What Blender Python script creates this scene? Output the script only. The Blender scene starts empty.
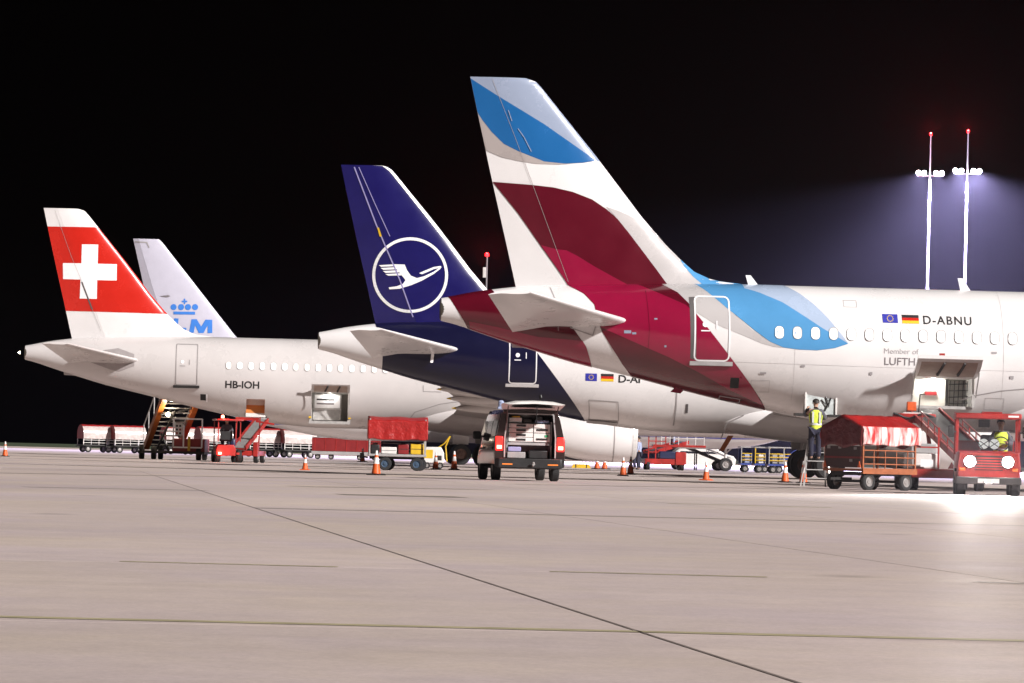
import bpy, bmesh, math, random
from mathutils import Vector, Matrix
from mathutils.geometry import tessellate_polygon
random.seed(7)
PI = math.pi
R = math.radians
scene = bpy.context.scene
col = scene.collection

# ------------------------------------------------------------------ camera
F = 4480.0                      # focal length in pixels of a 1024 px wide frame
CX, CY = 512.0, 341.5
H = 0.772                       # camera height: a low tripod on the apron
ROLL = R(1.42)
PITCH = math.atan(110.9 / F)
cam_d = bpy.data.cameras.new('camera')
cam = bpy.data.objects.new('camera', cam_d)
col.objects.link(cam)
cam_d.sensor_width = 36.0
cam_d.lens = F / 1024.0 * 36.0
cam_d.clip_start = 0.5
cam_d.clip_end = 6000
CM = (Matrix.Translation((0, 0, H)) @ Matrix.Rotation(PI / 2 + PITCH, 4, 'X') @ Matrix.Rotation(ROLL, 4, 'Z'))
cam.matrix_world = CM
scene.camera = cam

# ------------------------------------------------------------------ world, sun, exposure
world = bpy.data.worlds.new('World')
scene.world = world
world.use_nodes = True
wn = world.node_tree.nodes
sky = wn.new('ShaderNodeTexSky')
sky.sky_type = 'NISHITA'
sky.sun_disc = False
sky.sun_elevation = R(-9.0)
sky.sun_rotation = R(120)
world.node_tree.links.new(sky.outputs[0], wn['Background'].inputs[0])
wn['Background'].inputs[1].default_value = 0.05

SUN_AZ, SUN_EL = R(40), R(29)   # azimuth measured from +X towards the camera
sun_d = bpy.data.lights.new('sun', 'SUN')
sun_d.energy = 3.9
sun_d.angle = R(2.2)
sun_d.color = (1.0, 0.945, 0.915)
sun = bpy.data.objects.new('sun', sun_d)
col.objects.link(sun)
sdir = Vector((math.cos(SUN_EL) * math.cos(SUN_AZ), -math.cos(SUN_EL) * math.sin(SUN_AZ), math.sin(SUN_EL)))
sun.rotation_euler = sdir.to_track_quat('Z', 'Y').to_euler()
sun.location = (60, -60, 60)

vs = scene.view_settings
vs.view_transform = 'Standard'
vs.look = 'None'
vs.gamma = 1.0
vs.use_curve_mapping = False
vs.exposure = 0.84
scene.cycles.use_denoising = True
scene.cycles.max_bounces = 6
scene.cycles.volume_bounces = 0
scene.cycles.sample_clamp_indirect = 6.0
scene.cycles.caustics_reflective = False
scene.cycles.caustics_refractive = False

# ------------------------------------------------------------------ pixel helpers
CR = CM.to_3x3()
def ray(px, py):
    return CR @ Vector(((px - CX) / F, -(py - CY) / F, -1.0))
def at(px, py, Y):
    d = ray(px, py)
    return Vector((0, 0, H)) + d * (Y / d.y)
def horizon(px):
    return 452.4 + (px - 512) * math.tan(ROLL)
def on_ground(px, Y):
    p = at(px, horizon(px) + H * F / Y, Y)
    return Vector((p.x, Y, 0))

# ------------------------------------------------------------------ materials
MATS = {}
def M(name, c, rough=0.5, metal=0.0, var=0.10, scale=2.5, bump=0.0, bscale=None, coat=0.0, emit=0.0, ec=None, stretch=None, spec=0.5):
    if name in MATS:
        return MATS[name]
    m = bpy.data.materials.new(name)
    m.use_nodes = True
    nt = m.node_tree
    b = nt.nodes['Principled BSDF']
    b.inputs['Roughness'].default_value = rough
    b.inputs['Metallic'].default_value = metal
    b.inputs['Coat Weight'].default_value = coat
    b.inputs['Coat Roughness'].default_value = 0.12
    b.inputs['Specular IOR Level'].default_value = spec
    tc = nt.nodes.new('ShaderNodeTexCoord')
    mp = nt.nodes.new('ShaderNodeMapping')
    if stretch:
        mp.inputs['Scale'].default_value = stretch
    nt.links.new(tc.outputs['Object'], mp.inputs[0])
    no = nt.nodes.new('ShaderNodeTexNoise')
    no.inputs['Scale'].default_value = scale
    no.inputs['Detail'].default_value = 6
    no.inputs['Roughness'].default_value = 0.65
    nt.links.new(mp.outputs[0], no.inputs[0])
    rp = nt.nodes.new('ShaderNodeValToRGB')
    rp.color_ramp.elements[0].position = 0.30
    rp.color_ramp.elements[1].position = 0.72
    k0, k1 = 1 - var, 1 + var * 0.35
    rp.color_ramp.elements[0].color = (c[0] * k0, c[1] * k0, c[2] * k0, 1)
    rp.color_ramp.elements[1].color = (min(1, c[0] * k1), min(1, c[1] * k1), min(1, c[2] * k1), 1)
    nt.links.new(no.outputs[0], rp.inputs[0])
    nt.links.new(rp.outputs[0], b.inputs['Base Color'])
    mr = nt.nodes.new('ShaderNodeMapRange')
    mr.inputs[3].default_value = max(0.03, rough - 0.08)
    mr.inputs[4].default_value = min(1, rough + 0.10)
    nt.links.new(no.outputs[0], mr.inputs[0])
    nt.links.new(mr.outputs[0], b.inputs['Roughness'])
    if bump:
        n2 = nt.nodes.new('ShaderNodeTexNoise')
        n2.inputs['Scale'].default_value = bscale or scale * 2
        n2.inputs['Detail'].default_value = 3
        nt.links.new(mp.outputs[0], n2.inputs[0])
        bp = nt.nodes.new('ShaderNodeBump')
        bp.inputs['Strength'].default_value = bump
        bp.inputs['Distance'].default_value = 0.05
        nt.links.new(n2.outputs[0], bp.inputs['Height'])
        nt.links.new(bp.outputs[0], b.inputs['Normal'])
    if emit:
        e = ec or c
        b.inputs['Emission Color'].default_value = (e[0], e[1], e[2], 1)
        b.inputs['Emission Strength'].default_value = emit
    MATS[name] = m
    return m

ST = (0.25, 1, 3.0)
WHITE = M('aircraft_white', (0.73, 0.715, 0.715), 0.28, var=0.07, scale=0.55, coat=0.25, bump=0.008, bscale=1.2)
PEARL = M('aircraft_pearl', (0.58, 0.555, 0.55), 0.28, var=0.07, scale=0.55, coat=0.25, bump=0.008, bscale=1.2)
GREYP = M('wing_grey', (0.46, 0.44, 0.43), 0.35, var=0.12, scale=1.2)
NAVY = M('navy_paint', (0.006, 0.006, 0.030), 0.30, var=0.15, scale=1.2, coat=0.15, spec=0.35)
FINBLUE = M('fin_blue_paint', (0.010, 0.008, 0.090), 0.22, var=0.15, scale=1.0, coat=0.4)
RED = M('swiss_red_paint', (0.52, 0.018, 0.010), 0.25, var=0.08, scale=1.2, coat=0.3)
BURG = M('burgundy_paint', (0.095, 0.003, 0.012), 0.22, var=0.15, scale=1.0, coat=0.4)
MAGENTA = M('bright_burgundy_paint', (0.25, 0.005, 0.036), 0.22, var=0.12, scale=1.0, coat=0.4)
SKYB = M('sky_blue_paint', (0.085, 0.29, 0.56), 0.24, var=0.10, scale=1.0, coat=0.3)
FINSKY = M('deep_sky_blue_paint', (0.012, 0.115, 0.33), 0.24, var=0.10, scale=1.0, coat=0.3)
PALEB = M('pale_blue_paint', (0.38, 0.47, 0.62), 0.25, var=0.06, scale=1.0, coat=0.3)
PALEFIN = M('pale_lilac_blue_paint', (0.27, 0.32, 0.43), 0.25, var=0.06, scale=1.0, coat=0.3)
GREYL = M('light_grey_paint', (0.46, 0.44, 0.44), 0.27, var=0.06, scale=1.0, coat=0.2)
TAUPE = M('taupe_grey_paint', (0.38, 0.34, 0.33), 0.27, var=0.06, scale=1.0, coat=0.2)
PURE = M('pure_white_paint', (0.86, 0.86, 0.88), 0.28, var=0.04, coat=0.2)
BLACKT = M('black_lettering', (0.02, 0.02, 0.022), 0.4, var=0.2)
GREYT = M('grey_lettering', (0.20, 0.18, 0.19), 0.4, var=0.1)
GREYT2 = M('pale_grey_lettering', (0.36, 0.34, 0.35), 0.4, var=0.1)
KBLUE = M('blue_lettering', (0.05, 0.20, 0.62), 0.3, var=0.06)
DKSEAM = M('dark_seam', (0.10, 0.09, 0.09), 0.6)
SEAM = M('grey_seam', (0.34, 0.32, 0.32), 0.5)
TYRE = M('rubber', (0.016, 0.016, 0.017), 0.75, var=0.3, scale=8)
RIM = M('wheel_rim', (0.42, 0.40, 0.39), 0.4, metal=0.5, var=0.25, scale=8)
BROWNRIM = M('brake_dust_rim', (0.16, 0.10, 0.08), 0.55, metal=0.3, var=0.3, scale=8)
STEEL = M('galvanised_steel', (0.46, 0.45, 0.44), 0.42, metal=0.3, var=0.25, scale=6)
ALU = M('aluminium', (0.62, 0.61, 0.60), 0.35, metal=0.3, var=0.2, scale=6)
DARKM = M('dark_metal', (0.035, 0.033, 0.032), 0.5, metal=0.3, var=0.3, scale=5)
BLACKP = M('black_plastic', (0.014, 0.014, 0.015), 0.45, var=0.3, scale=5)
GSERED = M('equipment_red', (0.38, 0.022, 0.018), 0.42, var=0.42, scale=2.2, coat=0.15)
DKRED = M('dark_red_panel', (0.22, 0.012, 0.014), 0.45, var=0.25, scale=2)
ORANGE = M('orange_paint', (0.46, 0.125, 0.025), 0.42, var=0.22, scale=3)
YELLOW = M('yellow_paint', (0.66, 0.42, 0.02), 0.45, var=0.2, scale=4)
GWHITE = M('equipment_white', (0.70, 0.68, 0.66), 0.42, var=0.15, scale=3)
GGREY = M('equipment_grey', (0.34, 0.33, 0.33), 0.5, var=0.2, scale=3)
BLUEG = M('equipment_blue', (0.035, 0.06, 0.26), 0.42, var=0.25, scale=3)
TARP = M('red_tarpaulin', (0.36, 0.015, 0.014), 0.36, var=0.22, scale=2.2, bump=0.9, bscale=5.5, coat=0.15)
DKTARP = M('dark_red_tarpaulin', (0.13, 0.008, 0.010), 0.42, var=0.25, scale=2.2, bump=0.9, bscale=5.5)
BELT = M('conveyor_rubber', (0.07, 0.068, 0.066), 0.6, var=0.3, scale=5)
VANP = M('van_dark_metallic', (0.05, 0.036, 0.034), 0.22, metal=0.65, var=0.15, scale=2, coat=0.8)
GLASSD = M('dark_glass', (0.012, 0.014, 0.018), 0.06, var=0.2, coat=0.5)
CONEO = M('cone_orange', (0.72, 0.115, 0.02), 0.45, var=0.22, scale=9)
CONEW = M('cone_white_band', (0.82, 0.80, 0.78), 0.35, var=0.10, scale=9)
SKIN = M('skin', (0.42, 0.25, 0.18), 0.5, var=0.08, scale=6)
NAVYC = M('navy_cloth', (0.022, 0.022, 0.045), 0.85, var=0.3, scale=9, bump=0.5, bscale=18)
GREYC = M('grey_cloth', (0.10, 0.10, 0.12), 0.85, var=0.3, scale=9, bump=0.5, bscale=18)
BLUEC = M('pale_blue_cloth', (0.35, 0.40, 0.58), 0.8, var=0.2, scale=9, bump=0.5, bscale=18)
VESTY = M('fluorescent_yellow_cloth', (0.66, 0.78, 0.06), 0.7, var=0.15, scale=9, bump=0.4, bscale=18)
VESTS = M('silver_reflective_tape', (0.72, 0.74, 0.72), 0.3, metal=0.2, var=0.1)
HAIR = M('dark_hair', (0.02, 0.015, 0.012), 0.6, var=0.2, scale=20)
HOLD = M('hold_lining', (0.62, 0.60, 0.56), 0.5, var=0.15, scale=2)
HOLDO = M('hold_orange_lining', (0.62, 0.22, 0.05), 0.5, var=0.15, scale=2)
INK = M('black_void', (0.006, 0.006, 0.007), 0.7)
PANE = M('lit_window_shade', (0.80, 0.79, 0.78), 0.3, var=0.12, scale=5, emit=0.42, ec=(1, 0.97, 0.93))
FRAME = M('window_frame_grey', (0.24, 0.235, 0.24), 0.4)
PANE2 = M('dim_window_shade', (0.74, 0.70, 0.66), 0.3, var=0.25, scale=7, emit=0.25, ec=(1, 0.92, 0.84))
PANE3 = M('half_lit_window', (0.66, 0.64, 0.64), 0.25, var=0.3, scale=6, emit=0.30, ec=(1, 0.95, 0.9))
L_RED = M('red_lamp', (0.6, 0.01, 0.01), 0.3, emit=14, ec=(1, 0.006, 0.008))
L_TAIL = M('tail_lamp', (0.5, 0.01, 0.01), 0.3, emit=1.8, ec=(1, 0.02, 0.015))
L_TAILC = M('tail_lamp_core', (0.8, 0.3, 0.2), 0.3, emit=10, ec=(1, 0.13, 0.08))
L_WHITE = M('white_lamp', (0.9, 0.9, 0.9), 0.3, emit=400, ec=(1, 0.95, 0.90))
L_FLOOD = M('floodlight_lamp', (0.9, 0.9, 0.9), 0.3, emit=300, ec=(0.97, 0.95, 1.0))
L_WARM = M('warm_lamp', (0.9, 0.8, 0.6), 0.3, emit=30, ec=(1, 0.84, 0.60))

def glare_tarp():
    # side curtain of the baggage carts: strong glare on red tarp painted as pale colour
    m = bpy.data.materials.new('painted_glare_curtain')
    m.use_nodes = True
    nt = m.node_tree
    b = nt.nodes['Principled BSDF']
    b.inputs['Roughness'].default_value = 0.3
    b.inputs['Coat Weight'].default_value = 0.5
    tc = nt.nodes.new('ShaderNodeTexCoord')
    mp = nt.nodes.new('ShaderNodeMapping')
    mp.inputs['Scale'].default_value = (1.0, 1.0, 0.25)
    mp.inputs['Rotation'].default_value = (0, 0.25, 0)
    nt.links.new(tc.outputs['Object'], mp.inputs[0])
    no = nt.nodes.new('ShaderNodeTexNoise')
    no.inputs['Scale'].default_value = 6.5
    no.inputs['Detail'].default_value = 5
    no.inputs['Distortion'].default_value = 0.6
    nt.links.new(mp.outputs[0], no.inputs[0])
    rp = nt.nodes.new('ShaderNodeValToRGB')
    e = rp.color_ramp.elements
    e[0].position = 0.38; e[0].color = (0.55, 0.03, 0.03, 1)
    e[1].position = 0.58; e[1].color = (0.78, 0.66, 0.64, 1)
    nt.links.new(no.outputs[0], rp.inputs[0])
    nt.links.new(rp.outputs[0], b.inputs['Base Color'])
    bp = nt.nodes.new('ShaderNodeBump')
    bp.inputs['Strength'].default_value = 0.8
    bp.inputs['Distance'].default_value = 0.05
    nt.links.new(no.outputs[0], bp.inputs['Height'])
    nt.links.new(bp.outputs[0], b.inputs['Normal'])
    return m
GLARE_CURTAIN = glare_tarp()

def concrete(name, base, slab):
    m = bpy.data.materials.new(name)
    m.use_nodes = True
    nt = m.node_tree
    N, Lk = nt.nodes.new, nt.links.new
    b = nt.nodes['Principled BSDF']
    geo = N('ShaderNodeNewGeometry')
    def noise(scale, sc, detail=5, rough=0.6):
        mp = N('ShaderNodeMapping')
        mp.inputs['Scale'].default_value = sc
        Lk(geo.outputs['Position'], mp.inputs[0])
        n = N('ShaderNodeTexNoise')
        n.inputs['Scale'].default_value = scale
        n.inputs['Detail'].default_value = detail
        n.inputs['Roughness'].default_value = rough
        Lk(mp.outputs[0], n.inputs[0])
        return n.outputs[0]
    def mul(a, fac_out, lo, hi):
        mr = N('ShaderNodeMapRange')
        mr.inputs[1].default_value = 0.28
        mr.inputs[2].default_value = 0.72
        mr.inputs[3].default_value = lo
        mr.inputs[4].default_value = hi
        Lk(fac_out, mr.inputs[0])
        if a is None:
            return mr.outputs[0]
        x = N('ShaderNodeMath')
        x.operation = 'MULTIPLY'
        Lk(a, x.inputs[0]); Lk(mr.outputs[0], x.inputs[1])
        return x.outputs[0]
    v = mul(None, noise(0.12, (1, 0.5, 1)), 0.88, 1.08)      # broad blotches
    v = mul(v, noise(1.4, (0.10, 1.0, 1), 6), 0.95, 1.04)       # broom and rubber streaks across the apron
    v = mul(v, noise(3.0, (1, 0.6, 1), 8, 0.75), 0.90, 1.06)
    v = mul(v, noise(42.0, (1, 0.5, 1), 4, 0.7), 0.88, 1.08)    # grain
    if slab:
        oi = N('ShaderNodeObjectInfo')
        mr = N('ShaderNodeMapRange')
        mr.inputs[3].default_value = 0.94
        mr.inputs[4].default_value = 1.05
        Lk(oi.outputs['Random'], mr.inputs[0])
        x = N('ShaderNodeMath'); x.operation = 'MULTIPLY'
        Lk(v, x.inputs[0]); Lk(mr.outputs[0], x.inputs[1])
        v = x.outputs[0]
    # dark oil spots
    vo = N('ShaderNodeTexVoronoi')
    vo.inputs['Scale'].default_value = 0.33
    mpv = N('ShaderNodeMapping'); mpv.inputs['Scale'].default_value = (1, 0.6, 1)
    Lk(geo.outputs['Position'], mpv.inputs[0]); Lk(mpv.outputs[0], vo.inputs[0])
    sp = N('ShaderNodeMapRange')
    sp.inputs[1].default_value = 0.02; sp.inputs[2].default_value = 0.10
    sp.inputs[3].default_value = 0.72; sp.inputs[4].default_value = 1.0
    Lk(vo.outputs['Distance'], sp.inputs[0])
    x = N('ShaderNodeMath'); x.operation = 'MULTIPLY'
    Lk(v, x.inputs[0]); Lk(sp.outputs[0], x.inputs[1])
    v = x.outputs[0]
    mx = N('ShaderNodeVectorMath'); mx.operation = 'SCALE'
    hue = N('ShaderNodeMix'); hue.data_type = 'RGBA'
    hue.inputs[6].default_value = (base[0] * 1.02, base[1] * 1.02, base[2] * 0.97, 1)
    hue.inputs[7].default_value = (base[0] * 0.94, base[1] * 0.94, base[2] * 1.04, 1)
    hr_ = N('ShaderNodeMapRange')
    hr_.inputs[1].default_value = 0.35; hr_.inputs[2].default_value = 0.65
    Lk(noise(0.22, (1, 0.6, 1), 6, 0.7), hr_.inputs[0])
    Lk(hr_.outputs[0], hue.inputs[0])
    Lk(hue.outputs[2], mx.inputs[0])
    Lk(v, mx.inputs['Scale'])
    Lk(mx.outputs[0], b.inputs['Base Color'])
    ro = N('ShaderNodeMapRange')
    ro.inputs[3].default_value = 0.52; ro.inputs[4].default_value = 0.78
    Lk(noise(0.5, (0.15, 1, 1), 5), ro.inputs[0])
    Lk(ro.outputs[0], b.inputs['Roughness'])
    b.inputs['Specular IOR Level'].default_value = 0.34
    bp = N('ShaderNodeBump')
    bp.inputs['Strength'].default_value = 0.25
    bp.inputs['Distance'].default_value = 0.004
    Lk(noise(60.0, (1, 1, 1), 4, 0.7), bp.inputs['Height'])
    Lk(bp.outputs[0], b.inputs['Normal'])
    return m
CONC = concrete('apron_concrete', (0.555, 0.468, 0.424), False)
SLABM = concrete('slab_concrete', (0.55, 0.462, 0.425), True)

# ------------------------------------------------------------------ mesh helpers
def link(name, me, mat, parent=None, sharp=35):
    o = bpy.data.objects.new(name, me)
    col.objects.link(o)
    if mat is not None and len(me.materials) == 0:
        me.materials.append(mat)
    if parent is not None:
        o.parent = parent
    if sharp:
        for p in me.polygons:
            p.use_smooth = True
        me.set_sharp_from_angle(angle=R(sharp))
    return o

class MB:
    def __init__(s):
        s.v, s.f = [], []
    def _add(s, vs_, fs):
        n = len(s.v)
        s.v += [Vector(v) for v in vs_]
        s.f += [[i + n for i in f] for f in fs]
        return s
    def box(s, x0, x1, y0, y1, z0, z1):
        return s._add([(x0, y0, z0), (x1, y0, z0), (x1, y1, z0), (x0, y1, z0), (x0, y0, z1), (x1, y0, z1), (x1, y1, z1), (x0, y1, z1)],
                      [(0, 3, 2, 1), (4, 5, 6, 7), (0, 1, 5, 4), (1, 2, 6, 5), (2, 3, 7, 6), (3, 0, 4, 7)])
    def bar(s, a, b, w, h=None, up=(0, 0, 1)):
        # rectangular bar between two points, w sideways and h along up
        h = h or w
        a, b, up = Vector(a), Vector(b), Vector(up)
        d = (b - a).normalized()
        if abs(d.dot(up)) > 0.98:
            up = Vector((0, 1, 0))
        sx = d.cross(up).normalized() * (w / 2)
        sz = sx.cross(d).normalized() * (h / 2)
        vs_ = [a - sx - sz, a + sx - sz, a + sx + sz, a - sx + sz, b - sx - sz, b + sx - sz, b + sx + sz, b - sx + sz]
        return s._add(vs_, [(0, 3, 2, 1)[::-1], (4, 5, 6, 7)[::-1], (0, 1, 5, 4)[::-1], (1, 2, 6, 5)[::-1], (2, 3, 7, 6)[::-1], (3, 0, 4, 7)[::-1]])
    def rings(s, rings, cap=True, closed=True):
        n = len(rings[0]); vs_ = [p for r in rings for p in r]; fs = []
        for i in range(len(rings) - 1):
            for j in range(n if closed else n - 1):
                k = (j + 1) % n
                fs.append((i * n + j, i * n + k, (i + 1) * n + k, (i + 1) * n + j))
        if cap and closed:
            fs.append(tuple(range(n))[::-1])
            fs.append(tuple((len(rings) - 1) * n + j for j in range(n)))
        return s._add(vs_, fs)
    def lathe(s, prof, o, axis, n=20, cap=True):
        ax = Vector(axis).normalized()
        u = ax.orthogonal().normalized(); w = ax.cross(u)
        o = Vector(o)
        rs = [[o + ax * h + (u * math.cos(2 * PI * j / n) + w * math.sin(2 * PI * j / n)) * max(r, 1e-4) for j in range(n)] for r, h in prof]
        return s.rings(rs, cap)
    def cyl(s, a, b, r, r2=None, n=10):
        a, b = Vector(a), Vector(b)
        return s.lathe([(r, 0), (r if r2 is None else r2, (b - a).length)], a, b - a, n)
    def tube(s, pts, r, n=8):
        for a, b in zip(pts[:-1], pts[1:]):
            s.cyl(a, b, r, None, n)
        return s
    def prism(s, poly, o, u, v, w):
        # polygon (a,b) -> o + a*u + b*v, extruded along w
        o, u, v, w = Vector(o), Vector(u), Vector(v), Vector(w)
        n = len(poly)
        p0 = [o + u * a + v * b for a, b in poly]
        return s.rings([p0, [p + w for p in p0]])
    def mesh(s, name):
        me = bpy.data.meshes.new(name)
        me.from_pydata([tuple(v) for v in s.v], [], s.f)
        me.validate()
        bm = bmesh.new(); bm.from_mesh(me)
        bmesh.ops.recalc_face_normals(bm, faces=bm.faces)
        bm.to_mesh(me); bm.free()
        return me
    def build(s, name, mat, parent=None, sharp=35, bevel=0):
        o = link(name, s.mesh(name), mat, parent, sharp)
        if bevel:
            bv = o.modifiers.new('bevel', 'BEVEL')
            bv.width = bevel; bv.segments = 2; bv.limit_method = 'ANGLE'
        return o

def tag(o, label, cat, group=None):
    o['label'] = label; o['category'] = cat
    if group:
        o['group'] = group
    return o
def thing(name, label, cat, loc=(0, 0, 0), rz=0.0, group=None):
    o = bpy.data.objects.new(name, None)
    o.empty_display_size = 0.3
    col.objects.link(o)
    o.location = loc; o.rotation_euler = (0, 0, rz)
    return tag(o, label, cat, group)
def copy_tree(o, parent=None):
    c = o.copy(); col.objects.link(c); c.parent = parent
    for ch in [x for x in ALLOBJ(o)]:
        copy_tree(ch, c)
    return c
def ALLOBJ(o):
    return [x for x in col.objects if x.parent == o]

def wheel(parent, c, r, w, axis=(1, 0, 0), rim=None, n=22):
    m = MB().lathe([(0.56 * r, -w / 2), (0.90 * r, -w / 2), (r, -0.32 * w), (r, 0.32 * w), (0.90 * r, w / 2), (0.56 * r, w / 2)], c, axis, n, cap=False)
    t = m.build('wheel', TYRE, parent)
    m2 = MB()
    m2.lathe([(0.001, -0.40 * w), (0.20 * r, -0.40 * w), (0.24 * r, -0.26 * w), (0.44 * r, -0.22 * w), (0.58 * r, -0.46 * w),
              (0.58 * r, 0.46 * w), (0.44 * r, 0.22 * w), (0.24 * r, 0.26 * w), (0.20 * r, 0.40 * w), (0.001, 0.40 * w)], c, axis, n)
    m2.build('rim', rim or RIM, t)
    return t

def light_spot(name, loc, target, power, size, blend=0.4, color=(1, 0.97, 0.93), radius=0.08, parent=None):
    d = bpy.data.lights.new(name, 'SPOT')
    d.energy = power; d.spot_size = R(size); d.spot_blend = blend; d.color = color; d.shadow_soft_size = radius
    o = bpy.data.objects.new(name, d)
    col.objects.link(o)
    dv = Vector(target) - Vector(loc)
    if parent is not None:
        o.parent = parent
    o.location = loc
    o.rotation_euler = dv.to_track_quat('-Z', 'Y').to_euler()
    return o
def light_point(name, loc, power, color, radius=0.05, parent=None):
    d = bpy.data.lights.new(name, 'POINT')
    d.energy = power; d.color = color; d.shadow_soft_size = radius
    o = bpy.data.objects.new(name, d)
    col.objects.link(o)
    if parent is not None:
        o.parent = parent
    o.location = loc
    return o

def text_mesh(body, bold=0.0, spacing=1.0):
    cu = bpy.data.curves.new('lettering', 'FONT')
    cu.body = body
    cu.size = 1.0
    cu.offset = bold
    cu.space_character = spacing
    cu.resolution_u = 4
    o = bpy.data.objects.new('lettering', cu)
    col.objects.link(o)
    dg = bpy.context.evaluated_depsgraph_get()
    me = bpy.data.meshes.new_from_object(o.evaluated_get(dg))
    bpy.data.objects.remove(o)
    me.materials.clear()
    return me

# ------------------------------------------------------------------ ground
g = MB()
g._add([(-900, -60, 0), (900, -60, 0), (900, 560, 0), (-900, 560, 0)], [(0, 1, 2, 3)])
apron = g.build('apron', CONC, sharp=0); apron['kind'] = 'structure'
g = MB()
g._add([(-900, 540, -0.03), (900, 540, -0.03), (900, 1400, -0.03), (-900, 1400, -0.03)], [(0, 1, 2, 3)])
grass = g.build('grass_field', M('night_grass', (0.035, 0.055, 0.02), 0.9, var=0.4, scale=0.3), sharp=0); grass['kind'] = 'structure'

# concrete slabs of the near apron, joints recessed 12 mm
YAWP = R(5.9)
SW, SL, JT = 3.75, 9.6, 0.009
sm = MB()
sm.rings([[(-SW / 2 + a, -SL / 2 + a, z), (SW / 2 - a, -SL / 2 + a, z), (SW / 2 - a, SL / 2 - a, z), (-SW / 2 + a, SL / 2 - a, z)]
          for a, z in ((JT / 2, 0.001), (JT / 2, 0.008), (JT / 2 + 0.003, 0.012))])
slab_me = sm.mesh('concrete_slab')
slab_me.materials.append(SLABM)
pc, ps = math.cos(YAWP), math.sin(YAWP)
A0 = Vector((1.03, 15.0, 0))                     # a point on the diagonal joint
for i in range(-7, 8):
    for j in range(-1, 11):
        u = (i + 0.5) * SW; v = (j + 0.5) * SL + 4.2
        o = bpy.data.objects.new('concrete_slab', slab_me)
        col.objects.link(o)
        o.parent = apron
        o.location = (A0.x + u * pc - v * ps, A0.y + u * ps + v * pc, 0)
        o.rotation_euler = (0, 0, YAWP)
def strip(p, q, w, mat, name, z=0.0142):
    # a narrow marking on the ground between two ground pixels
    a = Vector(p); b = Vector(q)
    d = (b - a).normalized(); n = Vector((-d.y, d.x, 0)) * w / 2
    k = 24
    m = MB(); L_, R_ = [], []
    for i in range(k + 1):
        c = a.lerp(b, i / k); ww = 1 + random.uniform(-0.15, 0.15)
        L_.append(c + n * ww + Vector((0, 0, z))); R_.append(c - n * ww + Vector((0, 0, z)))
    m.rings([L_, R_], cap=False, closed=False)
    return m.build(name, mat, apron, sharp=0)
OLIVE = M('worn_olive_line_paint', (0.44, 0.39, 0.24), 0.6, var=0.4, scale=2.5)
SEAL = M('bitumen_joint_sealant', (0.20, 0.165, 0.15), 0.6, var=0.4, scale=3)
STAIN = M('old_rubber_stain', (0.40, 0.335, 0.295), 0.55, var=0.5, scale=1.0)
SEALF = M('faded_joint_sealant', (0.33, 0.285, 0.25), 0.6, var=0.3, scale=3)
def gp(px, py):
    d = ray(px, py); t = -(H - 0.012) / d.z
    p = Vector((0, 0, H)) + d * t
    return Vector((p.x, p.y, 0))
def line_px(a, b, w, mat, name):
    return strip(gp(*a), gp(*b), w, mat, name)
line_px((-60, 615.5), (1090, 642.5), 0.20, OLIVE, 'painted_line')
line_px((120, 561.5), (338, 567), 0.15, OLIVE, 'painted_line')
line_px((550, 571.6), (767, 577.2), 0.15, OLIVE, 'painted_line')
line_px((668, 503.4), (832, 507.6), 0.42, OLIVE, 'painted_line')
line_px((255, 508.0), (1090, 527.5), 0.45, SEALF, 'expansion_joint')
line_px((25, 487.0), (205, 490.5), 0.55, SEALF, 'expansion_joint')
line_px((975, 582.0), (1090, 586), 0.2, SEALF, 'expansion_joint')
line_px((340, 494.5), (462, 497.3), 1.5, M('dark_oil_stain', (0.25, 0.215, 0.18), 0.5, var=0.5, scale=0.8), 'oil_stain')
line_px((300, 486.5), (480, 489.5), 1.0, STAIN, 'rubber_mark')
line_px((-60, 472.0), (420, 480), 1.3, STAIN, 'rubber_mark')
line_px((520, 484.5), (800, 489), 1.1, STAIN, 'rubber_mark')
def joint_strip(i, v0, v1, w):
    u = i * SW
    e = [Vector((A0.x + u * pc - v * ps, A0.y + u * ps + v * pc, 0)) for v in (v0, v1)]
    strip(e[0], e[1], w, SEAL, 'joint_sealant')
joint_strip(0, -6, 90, 0.018)

# ------------------------------------------------------------------ aircraft
def interp(tab, x):
    if x <= tab[0][0]:
        return tab[0][1]
    for (x0, y0), (x1, y1) in zip(tab[:-1], tab[1:]):
        if x <= x1:
            return y0 + (y1 - y0) * (x - x0) / (x1 - x0)
    return tab[-1][1]
def smooth_tab(tab, x, w=0.5):
    return sum(interp(tab, x + k * w) * q for k, q in ((-1, 0.25), (0, 0.5), (1, 0.25)))

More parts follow.
